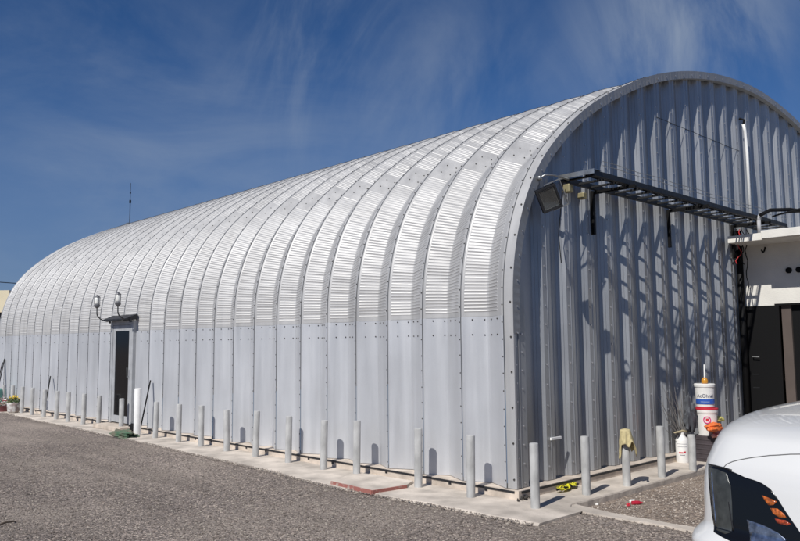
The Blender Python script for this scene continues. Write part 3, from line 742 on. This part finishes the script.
mb = MB(); mb.tube([(5.80, -.55, 3.31), (5.80, -.55, 3.52)], .03, 10); mb.tube([(5.80, -.55, 3.52), (5.84, -.55, 3.60), (5.95, -.56, 3.63)], .03, 10); tag(mb.build('grey_conduit', mat('grey_pvc', (.42, .42, .43), .5), smooth=True), 'grey conduit bend rising off the canopy slab to the tray', 'conduit')

# ------------------------------------------------------------------ car, nose towards the long side of the yard
car = empty('parked_car', (-1.72, -3.715, -.13), 'white car nose at the right edge showing hood, rounded corner and dark headlight', 'car')
CX, CY, CZ = -1.72, -3.715, -.13
def outline(F, Rr, W, rf, rr_, bow, n=120):
    """plan outline, local coords: u backwards (x), w (y). starts at front centre going to +w side, closed"""
    pts = []
    def seg(a, b, k): return [(a[0] + (b[0] - a[0]) * i / k, a[1] + (b[1] - a[1]) * i / k) for i in range(k)]
    half_ = []
    m = 2.6
    for i in range(13): half_.append((F, (W - rf) * i / 13))
    for i in range(14):
        a = pi / 2 * i / 14; cc = math.cos(a) ** (2 / m); ss_ = math.sin(a) ** (2 / m)
        half_.append((F + rf * 1.25 * (1 - cc), W - rf + rf * ss_))
    for i in range(30): half_.append((F + rf * 1.25 + (Rr - rr_ - F - rf * 1.25) * i / 30, W))
    for i in range(10):
        a = pi / 2 * i / 10; half_.append((Rr - rr_ + rr_ * math.sin(a), W - rr_ + rr_ * math.cos(a)))
    for i in range(8): half_.append((Rr, (W - rr_) * (1 - i / 8)))
    half_.append((Rr, 0))
    h2 = [(u - bow * (1 - min(1, abs(w_) / W) ** 2) * max(0, 1 - (u - F) / .6), w_) for u, w_ in half_]
    return h2 + [(u, -w_) for u, w_ in h2[-2:0:-1]]
def loft(levels, cap_top=True, cap_bot=True):
    mb = MB(); n = len(levels[0][1]); vs = []; fs = []
    for z, o in levels: vs += [(u, w_, z) for u, w_ in o]
    for j in range(len(levels) - 1):
        for i in range(n): fs.append((j * n + i, (j + 1) * n + i, (j + 1) * n + (i + 1) % n, j * n + (i + 1) % n))
    def cap(j, flip):
        # strips between mirrored points
        a = j * n
        for i in range(1, n // 2):
            q = (a + i, a + i + 1, a + (n - i - 1) % n if (n - i - 1) % n else a, a + (n - i)) 
            q = tuple(dict.fromkeys(q)); 
            if len(q) > 2: fs.append(q[::-1] if flip else q)
        q = (a, a + 1, a + n - 1); fs.append(q[::-1] if flip else q)
    if cap_top: cap(len(levels) - 1, False)
    if cap_bot: cap(0, True)
    mb.add(vs, fs); return mb
# z is above the ground here
TAB = [  # z, F, halfwidth, corner radius, rear, bow
 (.22, .10, .87, .30, 4.50, .10), (.30, -.02, .93, .30, 4.55, .12), (.38, -.09, .955, .29, 4.58, .13), (.45, -.085, .95, .28, 4.60, .13), (.485, -.04, .925, .28, 4.60, .13), (.52, -.01, .90, .29, 4.60, .13),
 (.60, .0, .895, .28, 4.60, .13), (.70, .015, .90, .28, 4.60, .13), (.80, .03, .90, .28, 4.60, .13), (.87, .045, .895, .28, 4.60, .13), (.93, .065, .885, .28, 4.60, .13), (.98, .095, .872, .28, 4.60, .13),
 (1.03, .125, .86, .28, 4.60, .125), (1.095, .185, .842, .28, 4.60, .12), (1.148, .285, .815, .28, 4.60, .11), (1.188, .43, .785, .28, 4.60, .10), (1.22, .66, .745, .27, 2.8, .09), (1.245, .92, .68, .26, 2.5, .08), (1.268, 1.2, .58, .25, 2.2, .07), (1.29, 1.5, .40, .2, 2.1, .05)]
def interp_tab(n=44):
    zs = [r[0] for r in TAB]; out = []
    # dense towards the top
    t = np.linspace(0, 1, n) ** .75; Zs = zs[0] + (zs[-1] - zs[0]) * t
    for z in Zs:
        row = [float(np.interp(z, zs, [r[k] for r in TAB])) for k in range(1, 6)]
        out.append((float(z), outline(row[0], row[3], row[1], row[2], .35, row[4])))
    return out
body = loft(interp_tab()).build('body', M['carwhite'], car, smooth=True)
for wx in (.95, 3.65):
    for sg in (-1, 1):
        cb = MB(); cb.lathe([(.37, -.22), (.37, .22)], n=40); c_ = cb.build('cut', M['car_black']); c_.matrix_world = Matrix.Translation((CX + wx, CY + sg * .86, CZ + .34)) @ Matrix.Rotation(pi / 2, 4, 'X')
        bo_ = body.modifiers.new('arch', 'BOOLEAN'); bo_.operation = 'DIFFERENCE'; bo_.object = c_; bo_.solver = 'EXACT'; c_['_cut'] = 1
bpy.context.view_layer.update()
dg = bpy.context.evaluated_depsgraph_get()
me2 = bpy.data.meshes.new_from_object(body.evaluated_get(dg)); body.modifiers.clear(); body.data = me2
for o in [o for o in bpy.data.objects if o.get('_cut')]: bpy.data.objects.remove(o)
bvh = BVHTree.FromPolygons([v.co[:] for v in me2.vertices], [p.vertices[:] for p in me2.polygons])
# cabin: glasshouse and roof
cab = []
for z, F, W2, Rr in [(1.05, 1.72, .78, 4.45), (1.18, 1.78, .75, 4.42), (1.35, 1.95, .71, 4.3), (1.50, 2.08, .67, 4.18), (1.60, 2.16, .635, 4.1)]: cab.append((z, outline(F, Rr, W2, .22, .2, .10)))
loft(cab, False, False).build('windows', M['glass_dark'], car, smooth=True)
rf = [(1.585, outline(2.12, 4.14, .65, .22, .2, .10)), (1.64, outline(2.20, 4.10, .635, .22, .2, .10)), (1.69, outline(2.35, 4.0, .58, .22, .2, .09)), (1.715, outline(2.6, 3.8, .45, .2, .2, .06))]
loft(rf).build('roof', M['carwhite'], car, smooth=True)
mb = MB()
for sg in (-1, 1):
    for (u0, w0, z0, u1, w1, z1) in [(1.80, .73, 1.14, 2.25, .625, 1.62), (2.75, .79, 1.08, 2.8, .645, 1.62), (3.75, .79, 1.08, 3.7, .645, 1.62), (4.35, .70, 1.10, 4.05, .58, 1.62)]:
        mb = MB(); mb.bar((u0, sg * w0, z0), (u1, sg * w1, z1), .05, .07); mb.build('pillar', M['carwhite'], car)
for wx in (.95, 3.65):
    for sg in (-1, 1):
        t = MB(); t.lathe([(.20, -.10), (.30, -.105), (.335, -.08), (.34, 0), (.335, .08), (.30, .105), (.20, .10)], n=32)
        wo = t.build('wheel', M['tyre'], car, smooth='auto'); wo.location = (wx, sg * .78, .34); wo.rotation_euler = (pi / 2, 0, 0)
        t = MB(); t.lathe([(.205, -.09), (.205, .09), (.17, .095 if sg < 0 else .095), (.16, .06), (.05, .05), (.04, .08), (.001, .08)], n=32); ro = t.build('rim', M['rim'], wo, smooth='auto')
        if sg > 0: ro.rotation_euler = (pi, 0, 0)
# surface patches laid on the front, given in (w, z above ground)
def front_patch(poly, lift, name, m, parent, cut=.02, mirror=False):
    import bmesh
    bm = bmesh.new(); sg = -1 if mirror else 1
    vs = [bm.verts.new((0, sg * a, b)) for a, b in poly]; bm.faces.new(vs)
    lo = min(a for a, b in poly); hi = max(a for a, b in poly); zl = min(b for a, b in poly); zh = max(b for a, b in poly)
    y = lo + cut
    while y < hi - 1e-4:
        bmesh.ops.bisect_plane(bm, geom=bm.verts[:] + bm.edges[:] + bm.faces[:], plane_co=(0, sg * y, 0), plane_no=(0, 1, 0)); y += cut
    z = zl + cut
    while z < zh - 1e-4:
        bmesh.ops.bisect_plane(bm, geom=bm.verts[:] + bm.edges[:] + bm.faces[:], plane_co=(0, 0, z), plane_no=(0, 0, 1)); z += cut
    ok = []
    for v in bm.verts:
        h, nrm, idx, dist = bvh.ray_cast(Vector((-2, v.co.y, v.co.z)), Vector((1, 0, 0)))
        if h is None: h, nrm, idx, dist = bvh.find_nearest(Vector((.1, v.co.y, v.co.z)))
        if nrm.x > 0: nrm = -nrm
        v.co = h + nrm * lift
    bmesh.ops.recalc_face_normals(bm, faces=bm.faces[:])
    me = bpy.data.meshes.new(name); bm.to_mesh(me); bm.free(); me.materials.append(m)
    me.polygons.foreach_set('use_smooth', [True] * len(me.polygons))
    o = bpy.data.objects.new(name, me); COL.objects.link(o); o.parent = parent
    sd = o.modifiers.new('t', 'SOLIDIFY'); sd.thickness = .006; sd.offset = -1
    return o
def strip_poly(pts, wd):
    """thin band around a polyline in (w,z)"""
    up = []; dn = []
    for i, p in enumerate(pts):
        a = pts[max(i - 1, 0)]; b = pts[min(i + 1, len(pts) - 1)]; dx, dz = b[0] - a[0], b[1] - a[1]; l = math.hypot(dx, dz)
        up.append((p[0] - dz / l * wd / 2, p[1] + dx / l * wd / 2)); dn.append((p[0] + dz / l * wd / 2, p[1] - dx / l * wd / 2))
    return up + dn[::-1]
#CARPOLY
HL = [(.793, .893), (.72, .898), (.65, .896), (.58, .885), (.509, .866), (.44, .856), (.398, .846), (.345, .82), (.30, .77), (.258, .71), (.172, .599), (.15, .545), (.20, .49), (.35, .475), (.563, .472), (.64, .484), (.713, .499), (.742, .60), (.765, .74)]
for mir in (False, True):
    hl = front_patch(HL, .004, 'headlight', M['lens'], car, mirror=mir)
    front_patch([(.778, .882), (.70, .885), (.63, .872), (.60, .80), (.59, .70), (.585, .60), (.59, .52), (.63, .502), (.70, .512), (.728, .60), (.75, .74)], .006, 'bezel', M['lens_grey'], hl, mirror=mir)
    front_patch([(.752, .86), (.742, .86), (.70, .56), (.708, .55)], .0075, 'light_guide', M['chrome'], hl, mirror=mir)
    front_patch([(.49, .615), (.38, .60), (.30, .575), (.25, .545), (.27, .49), (.46, .488)], .006, 'reflector', M['chrome'], hl, mirror=mir)
    front_patch([(.615, .70), (.607, .70), (.575, .53), (.583, .53)], .0078, 'bezel_slot', M['car_black'], hl, mirror=mir)
    front_patch([(.395, .775), (.36, .768), (.302, .752), (.325, .728), (.352, .722), (.375, .745)], .007, 'side_marker', M['amber'], hl, mirror=mir)
    front_patch([(.345, .708), (.30, .712), (.262, .688), (.245, .668), (.29, .662), (.325, .68)], .007, 'side_marker', M['amber'], hl, mirror=mir)
    front_patch([(.315, .652), (.25, .652), (.222, .636), (.245, .624), (.30, .628)], .007, 'side_marker', M['red_reflector'], hl, mirror=mir)
    front_patch(strip_poly([(.797, .900), (.72, .904), (.65, .901), (.60, .895)], .010), .0062, 'lens_seal', M['car_black'], hl, mirror=mir)
front_patch([(-.12, .82), (.12, .82), (.08, .56), (-.08, .56)], .006, 'grille', M['car_black'], car)
front_patch([(-.55, .40), (.55, .40), (.48, .30), (-.48, .30)], .006, 'bumper_intake', M['car_black'], car)
for q in (1, -1):
    front_patch(strip_poly([(q * a_, b_2) for a_, b_2 in [(.66, .905), (.64, .928), (.60, .948), (.56, .962), (.523, .973), (.47, .987), (.429, .996), (.37, 1.009), (.309, 1.018), (.25, 1.028), (.194, 1.034), (.10, 1.040), (0, 1.042)]], .005), .0015, 'hood_gap', M['car_gap'], car)
for sg in (-1, 1):
    mb = MB(); vs = []
    mb.lathe([(.001, -.065), (.05, -.06), (.075, -.03), (.078, .02), (.06, .055), (.001, .065)], (2.15, sg * .90, 1.03), 16); mb.bar((2.15, sg * .77, 1.0), (2.15, sg * .86, 1.02), .05, .03)
    mb.build('side_mirror', M['carwhite'], car, smooth=True)

# ------------------------------------------------------------------ buckets, jug, odds and ends by the gable
def on_plane_y(px, py, y):
    r = R @ ray(px, py); return EYE + r * ((y - EYE.y) / r.y)
def on_z(px, py, z):
    r = R @ ray(px, py); return EYE + r * ((z - EYE.z) / r.z)
def text_mesh(s, size, name, m, parent, cyl_r=None, z=0, ang0=0):
    cu = bpy.data.curves.new(name, 'FONT'); cu.body = s; cu.size = size; cu.extrude = .0008; cu.align_x = 'CENTER'
    to = bpy.data.objects.new(name, cu); COL.objects.link(to); bpy.context.view_layer.update()
    me = bpy.data.meshes.new_from_object(to.evaluated_get(bpy.context.evaluated_depsgraph_get())); bpy.data.objects.remove(to)
    for v in me.vertices:
        a = ang0 + v.co.x / cyl_r; rr = cyl_r + .0015 + v.co.z
        v.co = (rr * math.cos(a), rr * math.sin(a), z + v.co.y)
    me.materials.clear(); me.materials.append(m); o = bpy.data.objects.new(name, me); COL.objects.link(o); o.parent = parent; return o
face = math.atan2(EYE.y + .3, EYE.x - 3.4)          # direction on a round bucket that faces the viewer
bk = on_plane_y(707.5, 440, -.36)
bx_, by_ = bk.x, -.36
M['bucket'] = mat('bucket_white', (.78, .77, .74), .45, var=.06, vscale=9)
M['blue'] = mat('label_blue', (.03, .10, .42), .45); M['red'] = mat('label_red', (.55, .03, .05), .45); M['navy'] = mat('label_navy_ink', (.02, .03, .08), .5); M['orange'] = mat('orange_bag', (.80, .18, .04), .55, var=.2, vscale=18, bump=.01, bscale=16)
M['pink'] = mat('pink_bag', (.62, .30, .27), .6, var=.2, vscale=14); M['yellow'] = mat('yellow_rag', (.58, .52, .16), .7, var=.25, vscale=20)
def band(r, z0, z1, a0, a1, m, name, parent, lift=.0012):
    mb = MB(); n = 24; vs = []
    for i in range(n + 1):
        a = a0 + (a1 - a0) * i / n; vs += [((r + lift) * math.cos(a), (r + lift) * math.sin(a), z0), ((r + lift) * math.cos(a), (r + lift) * math.sin(a), z1)]
    mb.add(vs, [(2 * i, 2 * i + 2, 2 * i + 3, 2 * i + 1) for i in range(n)]); return mb.build(name, m, parent, smooth=True)
# bottom: dark crate
mb = MB(); mb.box(-.17, -.15, 0, .17, .15, .36); 
for k in range(5): mb.box(-.175, -.155, .04 + k * .065, .175, .155, .06 + k * .065)
c0 = mb.build('dark_crate', mat('dark_crate', (.05, .04, .045), .7, var=.3, vscale=10), bevel=.006, loc=(bx_, by_, ZS)); tag(c0, 'dark plastic crate at the bottom of the bucket stack against the gable', 'crate')
b1 = empty('paint_bucket', (bx_ + .01, by_, ZS + .36), 'white red-lidded bucket with pink round logo, in the middle of the stack', 'bucket', 'stacked paint buckets by the gable')
mb = MB(); mb.lathe([(.125, 0), (.145, .30), (.15, .305), (.155, .33), (.155, .352), (.148, .358)], n=32); mb.build('pail', M['bucket'], b1, smooth='auto')
mb = MB(); mb.lathe([(.152, .359), (.160, .362), (.160, .378), (.14, .383), (.001, .383)], n=32); mb.build('lid', M['red'], b1, smooth='auto')
mb = MB(); ring_ = [(0, .045 * math.cos(a), .045 * math.sin(a) + .22) for a in [2 * pi * i / 20 for i in range(20)]]
pts = [((.1425) * math.cos(face + q[1] / .14), (.1425) * math.sin(face + q[1] / .14), q[2]) for q in ring_]; mb.tube(pts, .008, 6, closed=True)
mb.build('logo', mat('logo_magenta', (.62, .06, .22), .5), b1)
band(.1435, .205, .24, face - .12, face + .16, M['red'], 'logo_mark', b1)
b2 = empty('paint_bucket', (bx_ - .005, by_ + .005, ZS + .745), 'white bucket with dark lettering over a blue band, topmost of its stack', 'bucket', 'stacked paint buckets by the gable')
mb = MB(); mb.lathe([(.122, 0), (.134, .29), (.142, .295), (.145, .33), (.135, .338), (.001, .338)], n=32); mb.build('pail', M['bucket'], b2, smooth='auto')
band(.1275, .055, .125, face - 1.25, face + 1.25, M['blue'], 'blue_band', b2, .003)
band(.124, .0, .018, face - 1.3, face + 1.3, M['red'], 'red_band', b2, .003)
text_mesh('AcOhnal', .066, 'lettering', M['navy'], b2, .131, .15, face)
band(.131, .084, .090, face - .5, face + .45, mat('pale_blue_print', (.35, .45, .62), .5), 'faded_print', b2, .0012)
mb = MB(); mb.lathe([(.035, 0), (.045, .01), (.045, .05), (.03, .075), (.02, .085)], n=16); jr = empty('amber_jar', (bx_, by_, ZS + 1.084), 'small amber jar with a white handled brush standing on the topmost bucket', 'jar'); mb.build('jar', mat('amber_glass', (.55, .25, .03), .2), jr, smooth=True)
mb = MB(); mb.tube([(.0, 0, .03), (.012, .0, .27)], .011, 8); mb.build('brush_handle', M['pvc'], jr)
def blob(name, loc, sz, m, seed, label, cat, flat=1.0, amp=.35, parent=None):
    mb = MB(); vs = []; fs = []; nu, nv = 28, 16
    for j in range(nv + 1):
        th = pi * j / nv
        for i in range(nu):
            ph = 2 * pi * i / nu; p = Vector((math.sin(th) * math.cos(ph), math.sin(th) * math.sin(ph), math.cos(th)))
            k = 1 + amp * noise.noise(p * 1.6 + Vector((seed, 0, 0))) + amp * .7 * noise.noise(p * 4 + Vector((0, seed, 0))) + amp * .35 * abs(noise.noise(p * 9 + Vector((0, 0, seed))))
            q = p * k; vs.append((q.x * sz[0], q.y * sz[1], max(q.z * sz[2], -sz[2] * .8)))
    for j in range(nv):
        for i in range(nu): fs.append((j * nu + i, (j + 1) * nu + i, (j + 1) * nu + (i + 1) % nu, j * nu + (i + 1) % nu))
    mb.add(vs, fs); o = mb.build(name, m, smooth='auto', loc=loc); tag(o, label, cat); return o
blob('orange_bag', (bx_ - .16, by_ - .17, ZS + .49), (.21, .08, .06), M['orange'], 3, 'crumpled orange plastic bag in front of the middle bucket', 'bag', amp=.28)
blob('pink_bag', (bx_ - .02, by_ - .19, ZS + .385), (.15, .07, .05), M['pink'], 8, 'dull pink bag tucked under the orange bag on the crate side', 'bag', amp=.5)
mb = MB()
mb.tube([(bx_ + .03, by_ - .19, ZS), (bx_ + .03, by_ - .19, ZS + .33)], .05, 10)
tag(mb.build('paint_tube', M['darkframe'], smooth='auto'), 'dark cardboard tube standing in front of the crate under the bags', 'tube')
blob('yellow_rag', (bx_ + .19, by_ - .08, ZS + .57), (.12, .07, .04), M['yellow'], 5, 'yellow green rag hanging at the right of the middle bucket', 'rag', amp=.3)
# jug
jp = on_z(683, 462, ZS); jg = empty('white_jug', (jp.x, jp.y, ZS), 'white plastic jug with faded red print and a round shoulder beside the short bollard', 'jug')
mb = MB(); mb.lathe([(.075, 0), (.08, .02), (.08, .27), (.07, .30), (.035, .335), (.03, .345)], n=24); mb.build('bottle', M['bucket'], jg, smooth='auto')
mb = MB(); mb.lathe([(.034, .345), (.034, .375), (.001, .376)], n=16); mb.tube([(.03, .0, .33), (.065, 0, .35), (.08, 0, .30)], .009, 6); mb.build('cap', M['bucket'], jg, smooth='auto')
fj = math.atan2(EYE.y - jp.y, EYE.x - jp.x)
band(.08, .118, .136, fj - .55, fj + .1, M['red'], 'red_print', jg, .001); band(.08, .124, .146, fj + .16, fj + .5, M['red'], 'red_print', jg, .001); band(.08, .095, .101, fj - .4, fj + .35, M['navy'], 'label_line', jg, .001)
band(.08, .20, .203, fj - .8, fj + .8, M['navy'], 'label_line', jg); band(.08, .235, .238, fj - .8, fj + .8, M['navy'], 'label_line', jg)
mb = MB(); mb.bar((jp.x - .16, jp.y + .02, ZS + .42), (jp.x + .02, jp.y - .01, ZS + .435), .035, .014); mb.bar((jp.x + .02, jp.y - .01, ZS + .435), (jp.x + .10, jp.y - .02, ZS + .42), .05, .02)
jg.scale = (1.12, 1.12, 1.1)
tag(mb.build('paint_brush', mat('tan_brush', (.5, .42, .26), .8)), 'tan paint brush lying across the top of the white jug', 'brush')
# bundle of dry branches and a dark rag behind the short bollard
br = MB(); r3 = random.Random(11); bp_ = on_z(693, 463, ZS)
for q in range(26):
    a0 = Vector((bp_.x + r3.uniform(.08, .24), -.16 + r3.uniform(-.08, .02), ZS + .02)); top = Vector((bp_.x + r3.uniform(-.35, .35), -.02 + r3.uniform(-.05, .02), ZS + r3.uniform(.5, 1.1)))
    pts = [a0.lerp(top, k / 6) + Vector((r3.uniform(-.025, .025), r3.uniform(-.02, .02), 0)) for k in range(7)]; br.tube(pts, [.007 - .0008 * k for k in range(7)], 5)
tag(br.build('dry_branches', mat('dry_branch', (.16, .15, .145), .9, var=.3, vscale=20)), 'bundle of thin dry grey branches leaning on the gable behind the short bollard', 'branches')
blob('dark_rag', (bp_.x + .12, -.24, ZS + .60), (.11, .06, .24), mat('dark_rag', (.085, .09, .10), .95, var=.4, vscale=12), 4, 'dark grey rag hung on the branches left of the bucket stack', 'rag', amp=.6)
# crumpled yellow tape on the strip
yp = on_z(566, 489, ZS); mb = MB(); r4 = random.Random(5)
for q in range(9):
    c = Vector((yp.x + r4.uniform(-.16, .17), yp.y + r4.uniform(-.05, .05), ZS + .012)); pts = []
    a = r4.uniform(0, 6); 
    for k in range(7): pts.append(c + Vector((.09 * math.cos(a + k * .55) * (1 + .3 * r4.random()), .045 * math.sin(a + k * .7), .012 + .03 * r4.random())))
    for p, q2 in zip(pts, pts[1:]): mb.bar(p, q2, .045, .003, 0 if r4.random() < .78 else 1, up=(r4.uniform(-.6, .6), r4.uniform(-.6, .6), 1))
tag(mb.build('warning_tape', [mat('yellow_tape', (.75, .70, .04), .5), M['black']]), 'crumpled yellow and black warning tape lying at the foot of the gable', 'tape')
# litter in the gravel patch
p = on_z(637, 504, -.175); mb = MB(); mb.lathe([(.001, -.06), (.022, -.058), (.024, 0), (.02, .03), (.008, .05), (.008, .062)], n=12)
o = mb.build('crushed_can', mat('red_can', (.60, .03, .06), .35, .3), smooth='auto', loc=(p.x, p.y, -.16)); o.rotation_euler = (pi / 2, 0, .9); tag(o, 'small red crushed can lying on the pale gravel patch', 'can')
p = on_z(628.5, 505.5, -.175); blob('red_wrapper', (p.x, p.y, -.165), (.03, .02, .018), M['red'], 6, 'small red wrapper on gravel left of the crushed can', 'wrapper')
p = on_z(632.5, 502, -.175); blob('clear_cup', (p.x, p.y, -.163), (.035, .03, .02), M['bucket'], 2, 'white scrap of plastic beside the crushed can', 'scrap')
p = on_z(597, 504.5, -.175); blob('white_scrap', (p.x, p.y, -.17), (.02, .018, .014), M['bucket'], 2, 'white paper scrap lying by the kerb face behind the corner', 'scrap')
# dark rubble at the building corner
mb = MB(); r5 = random.Random(9)
for q in range(34):
    c = (.02 + r5.gauss(0, .06), -.115 + r5.gauss(0, .03), ZS + .012 + r5.random() * .03); s_ = r5.uniform(.008, .022)
    mb.add([(c[0] + s_ * a * r5.uniform(.6, 1.2), c[1] + s_ * b * r5.uniform(.6, 1.2), c[2] + s_ * e * .8) for a, b, e in ((1, 0, 0), (-1, 0, 0), (0, 1, 0), (0, -1, 0), (0, 0, 1), (0, 0, -1))], [(0, 2, 4), (2, 1, 4), (1, 3, 4), (3, 0, 4), (2, 0, 5), (1, 2, 5), (3, 1, 5), (0, 3, 5)])
tag(mb.build('rubble', mat('dark_rubble', (.05, .045, .04), .95)), 'dark rubble heaped at the foot of the near building corner', 'rubble', kind='stuff')
# stick in the gravel, lower left
a = on_z(-6, 528, ZG); b = on_z(18, 522, ZG); mb = MB(); mb.tube([(a.x, a.y, a.z + .012), ((a.x + b.x) / 2, (a.y + b.y) / 2 + .01, a.z + .025), (b.x, b.y, b.z + .012)], [.012, .010, .006], 7); tag(mb.build('stick', M['wood']), 'short dark stick lying on the gravel at the lower left', 'stick')
# poles leaning against the long wall
def pole(px0, px1, zt, x0, label, m='black', r=.014):
    y0 = gy(px0, x0)
    lo, hi = 0., 30.
    for _ in range(50):
        m_ = (lo + hi) / 2; c = R.transposed() @ (Vector((-.02, m_, zt)) - EYE); pp = cx_ - f_ * c.x / c.z
        if pp > px1: lo = m_
        else: hi = m_
    mb = MB(); mb.tube([(x0, y0, ZS), (-.02, lo, zt)], r, 8); tag(mb.build('leaning_pole', M[m]), label, 'pole')
pole(139, 150.5, .92, -.30, 'thin black pole leaning on the side wall just right of the white bollard')
pole(43.5, 50.5, .86, -.25, 'thin black pole leaning on the side wall well left of the door')
pole(-6, 4.5, 1.25, -.30, 'upper of two black poles leaning on the far end of the side wall'); pole(-8, 2.5, 1.15, -.35, 'lower of two black poles leaning on the far end of the side wall')
# green cloth in front of the door
p = on_z(124, 436, ZS); blob('green_sheet', (p.x, p.y, ZS + .03), (.13, .36, .07), mat('green_tarp', (.045, .14, .075), .8, col2=(.16, .13, .10), vscale=5), 7, 'crumpled green and brown sheet on the ground before the side door', 'sheet', amp=.7)
p = on_z(131, 431, ZS); blob('dark_sack', (p.x + .05, p.y, ZS + .05), (.10, .12, .09), M['cable'], 9, 'small dark sack between the green sheet and the white bollard', 'sack')
# far left: barrel, pot, flowers
p = on_z(-17, 410, ZS); mb = MB(); mb.lathe([(.26, 0), (.28, .05), (.285, .25), (.29, .27), (.285, .29), (.285, .50), (.28, .54), (.25, .56), (.001, .56)], n=28); tag(mb.build('green_barrel', mat('barrel_green', (.12, .30, .25), .5, var=.2, vscale=4), smooth='auto', loc=(-.45, p.y, ZS)), 'pale green plastic barrel at the far left end of the strip', 'barrel')
p = on_z(15, 412.5, ZS); pt = empty('flower_pot', (-.40, p.y, ZS), 'round mottled white pot with yellow flowers beyond the last bollards', 'flower pot')
mb = MB(); mb.lathe([(.10, 0), (.14, .04), (.155, .18), (.16, .24), (.15, .26), (.12, .25), (.001, .24)], n=24); mb.build('pot', mat('mottled_pot', (.62, .60, .57), .8, col2=(.30, .24, .22), thr=(.45, .6), vscale=9), pt, smooth='auto')
def leaves(n, c, rad, size, cols, parent, name, seed):
    mb = MB(); r = random.Random(seed)
    for _ in range(n):
        v = Vector((r.gauss(0, 1), r.gauss(0, 1), abs(r.gauss(0, 1)))).normalized() * r.random() ** .4; p = Vector(c) + Vector((v.x * rad[0], v.y * rad[1], v.z * rad[2]))
        u = Vector((r.gauss(0, 1), r.gauss(0, 1), r.gauss(0, 1))).normalized(); w2 = u.orthogonal().normalized(); s_ = size * r.uniform(.6, 1.3)
        mb.add([p - u * s_, p + w2 * s_ * .4, p + u * s_, p - w2 * s_ * .4], [(0, 1, 2, 3)], r.randrange(len(cols)))
    return mb.build(name, cols, parent)
lf = [mat('leaf_green', (.05, .10, .03), .7), mat('leaf_light', (.10, .14, .05), .7)]; fw = [mat('yellow_petal', (.8, .55, .03), .6)]; fr_ = [mat('red_petal', (.35, .04, .05), .6), lf[0]]
leaves(260, (0, 0, .26), (.17, .17, .16), .03, lf, pt, 'foliage', 1); leaves(60, (.0, -.03, .34), (.13, .13, .12), .028, fw, pt, 'flowers', 2)
p = on_z(7.5, 412, ZS); pt2 = empty('flower_pot', (-.45, p.y + .3, ZS), 'low dark red planter beside the green barrel at the far left', 'flower pot')
mb = MB(); mb.lathe([(.10, 0), (.13, .14), (.14, .15), (.001, .15)], n=20); mb.build('pot', mat('dark_red_pot', (.16, .05, .05), .7), pt2, smooth='auto'); leaves(160, (0, 0, .16), (.15, .2, .26), .03, fr_ + [mat('white_petal', (.75, .74, .72), .7)], pt2, 'foliage', 4)

# ------------------------------------------------------------------ antenna on the roof, far building, wire
zr = topz(XC, 0); 
lo, hi = 0, 25
for _ in range(50):
    m_ = (lo + hi) / 2; c = R.transposed() @ (Vector((3.6, m_, 6.0)) - EYE); pp = cx_ - f_ * c.x / c.z
    if pp > 130: lo = m_
    else: hi = m_
ya = min(lo, YEND - .4); za = topz(3.6, 0)
tz = (EYE + (R @ ray(131, 183)) * ((3.6 - EYE.x) / (R @ ray(131, 183)).x)).z
ant = empty('antenna_mast', (3.6, ya, za), 'thin dark radio antenna mast standing on the arched roof', 'antenna')
mb = MB(); mb.tube([(0, 0, -.05), (0, 0, (tz - za) * .55)], .014, 8); mb.tube([(0, 0, (tz - za) * .5), (0, 0, (tz - za))], .008, 6); mb.build('mast', M['darkframe'], ant)
mb = MB(); mb.lathe([(.03, (tz - za) * .50), (.035, (tz - za) * .53), (.03, (tz - za) * .58)], n=8); mb.lathe([(.022, (tz - za) * .74), (.022, (tz - za) * .77)], n=8); mb.build('loading_coil', M['black'], ant)
mb = MB(); mb.box(-.1, -.1, -.03, .1, .1, .01); mb.build('base_plate', M['galv'], ant)
fb = empty('far_building', (0, 0, 0), 'cream flat roofed building far behind the left end of the yard', 'building')
r_ = R @ ray(10.5, 300); r_.normalize(); q = EYE + r_ * 46; 
fb.location = (q.x, q.y, 0); fb.rotation_euler = (0, 0, math.radians(-48))
mb = MB(); mb.box(-26, 0, -.2, 0, 12, EYE.z + 46 * .040); mb.build('wall', mat('far_dark_wall', (.10, .10, .11), .9), fb)
mb = MB(); mb.box(-26.2, -.3, EYE.z + 46 * .0402, .1, 12, EYE.z + 46 * .066); mb.build('roof_band', mat('cream_plaster', (.70, .62, .44), .9, var=.08, vscale=.6), fb)
mb = MB(); r1 = EYE + (R @ ray(-60, 278)).normalized() * 30; r2 = EYE + (R @ ray(26, 284)).normalized() * 30; mb.tube([r1 + (r1 - r2) * 3, (r1), (r2), r2 + (r2 - r1) * 4], .014, 5)
tag(mb.build('overhead_wire', M['cable']), 'thin overhead wire crossing the sky at the far left', 'wire')
mb = MB(); pp = r1 + (r1 - r2) * 3; mb.tube([(pp.x, pp.y, -.2), (pp.x, pp.y, pp.z + .3)], .12, 10); tag(mb.build('utility_pole', M['wood']), 'wooden utility pole carrying the overhead wire left of the building', 'pole')
pp = r2 + (r2 - r1) * 4; mb = MB(); mb.tube([(pp.x, pp.y, -.2), (pp.x, pp.y, pp.z + .3)], .12, 10); tag(mb.build('utility_pole', M['wood']), 'wooden utility pole hidden behind the arched building', 'pole')
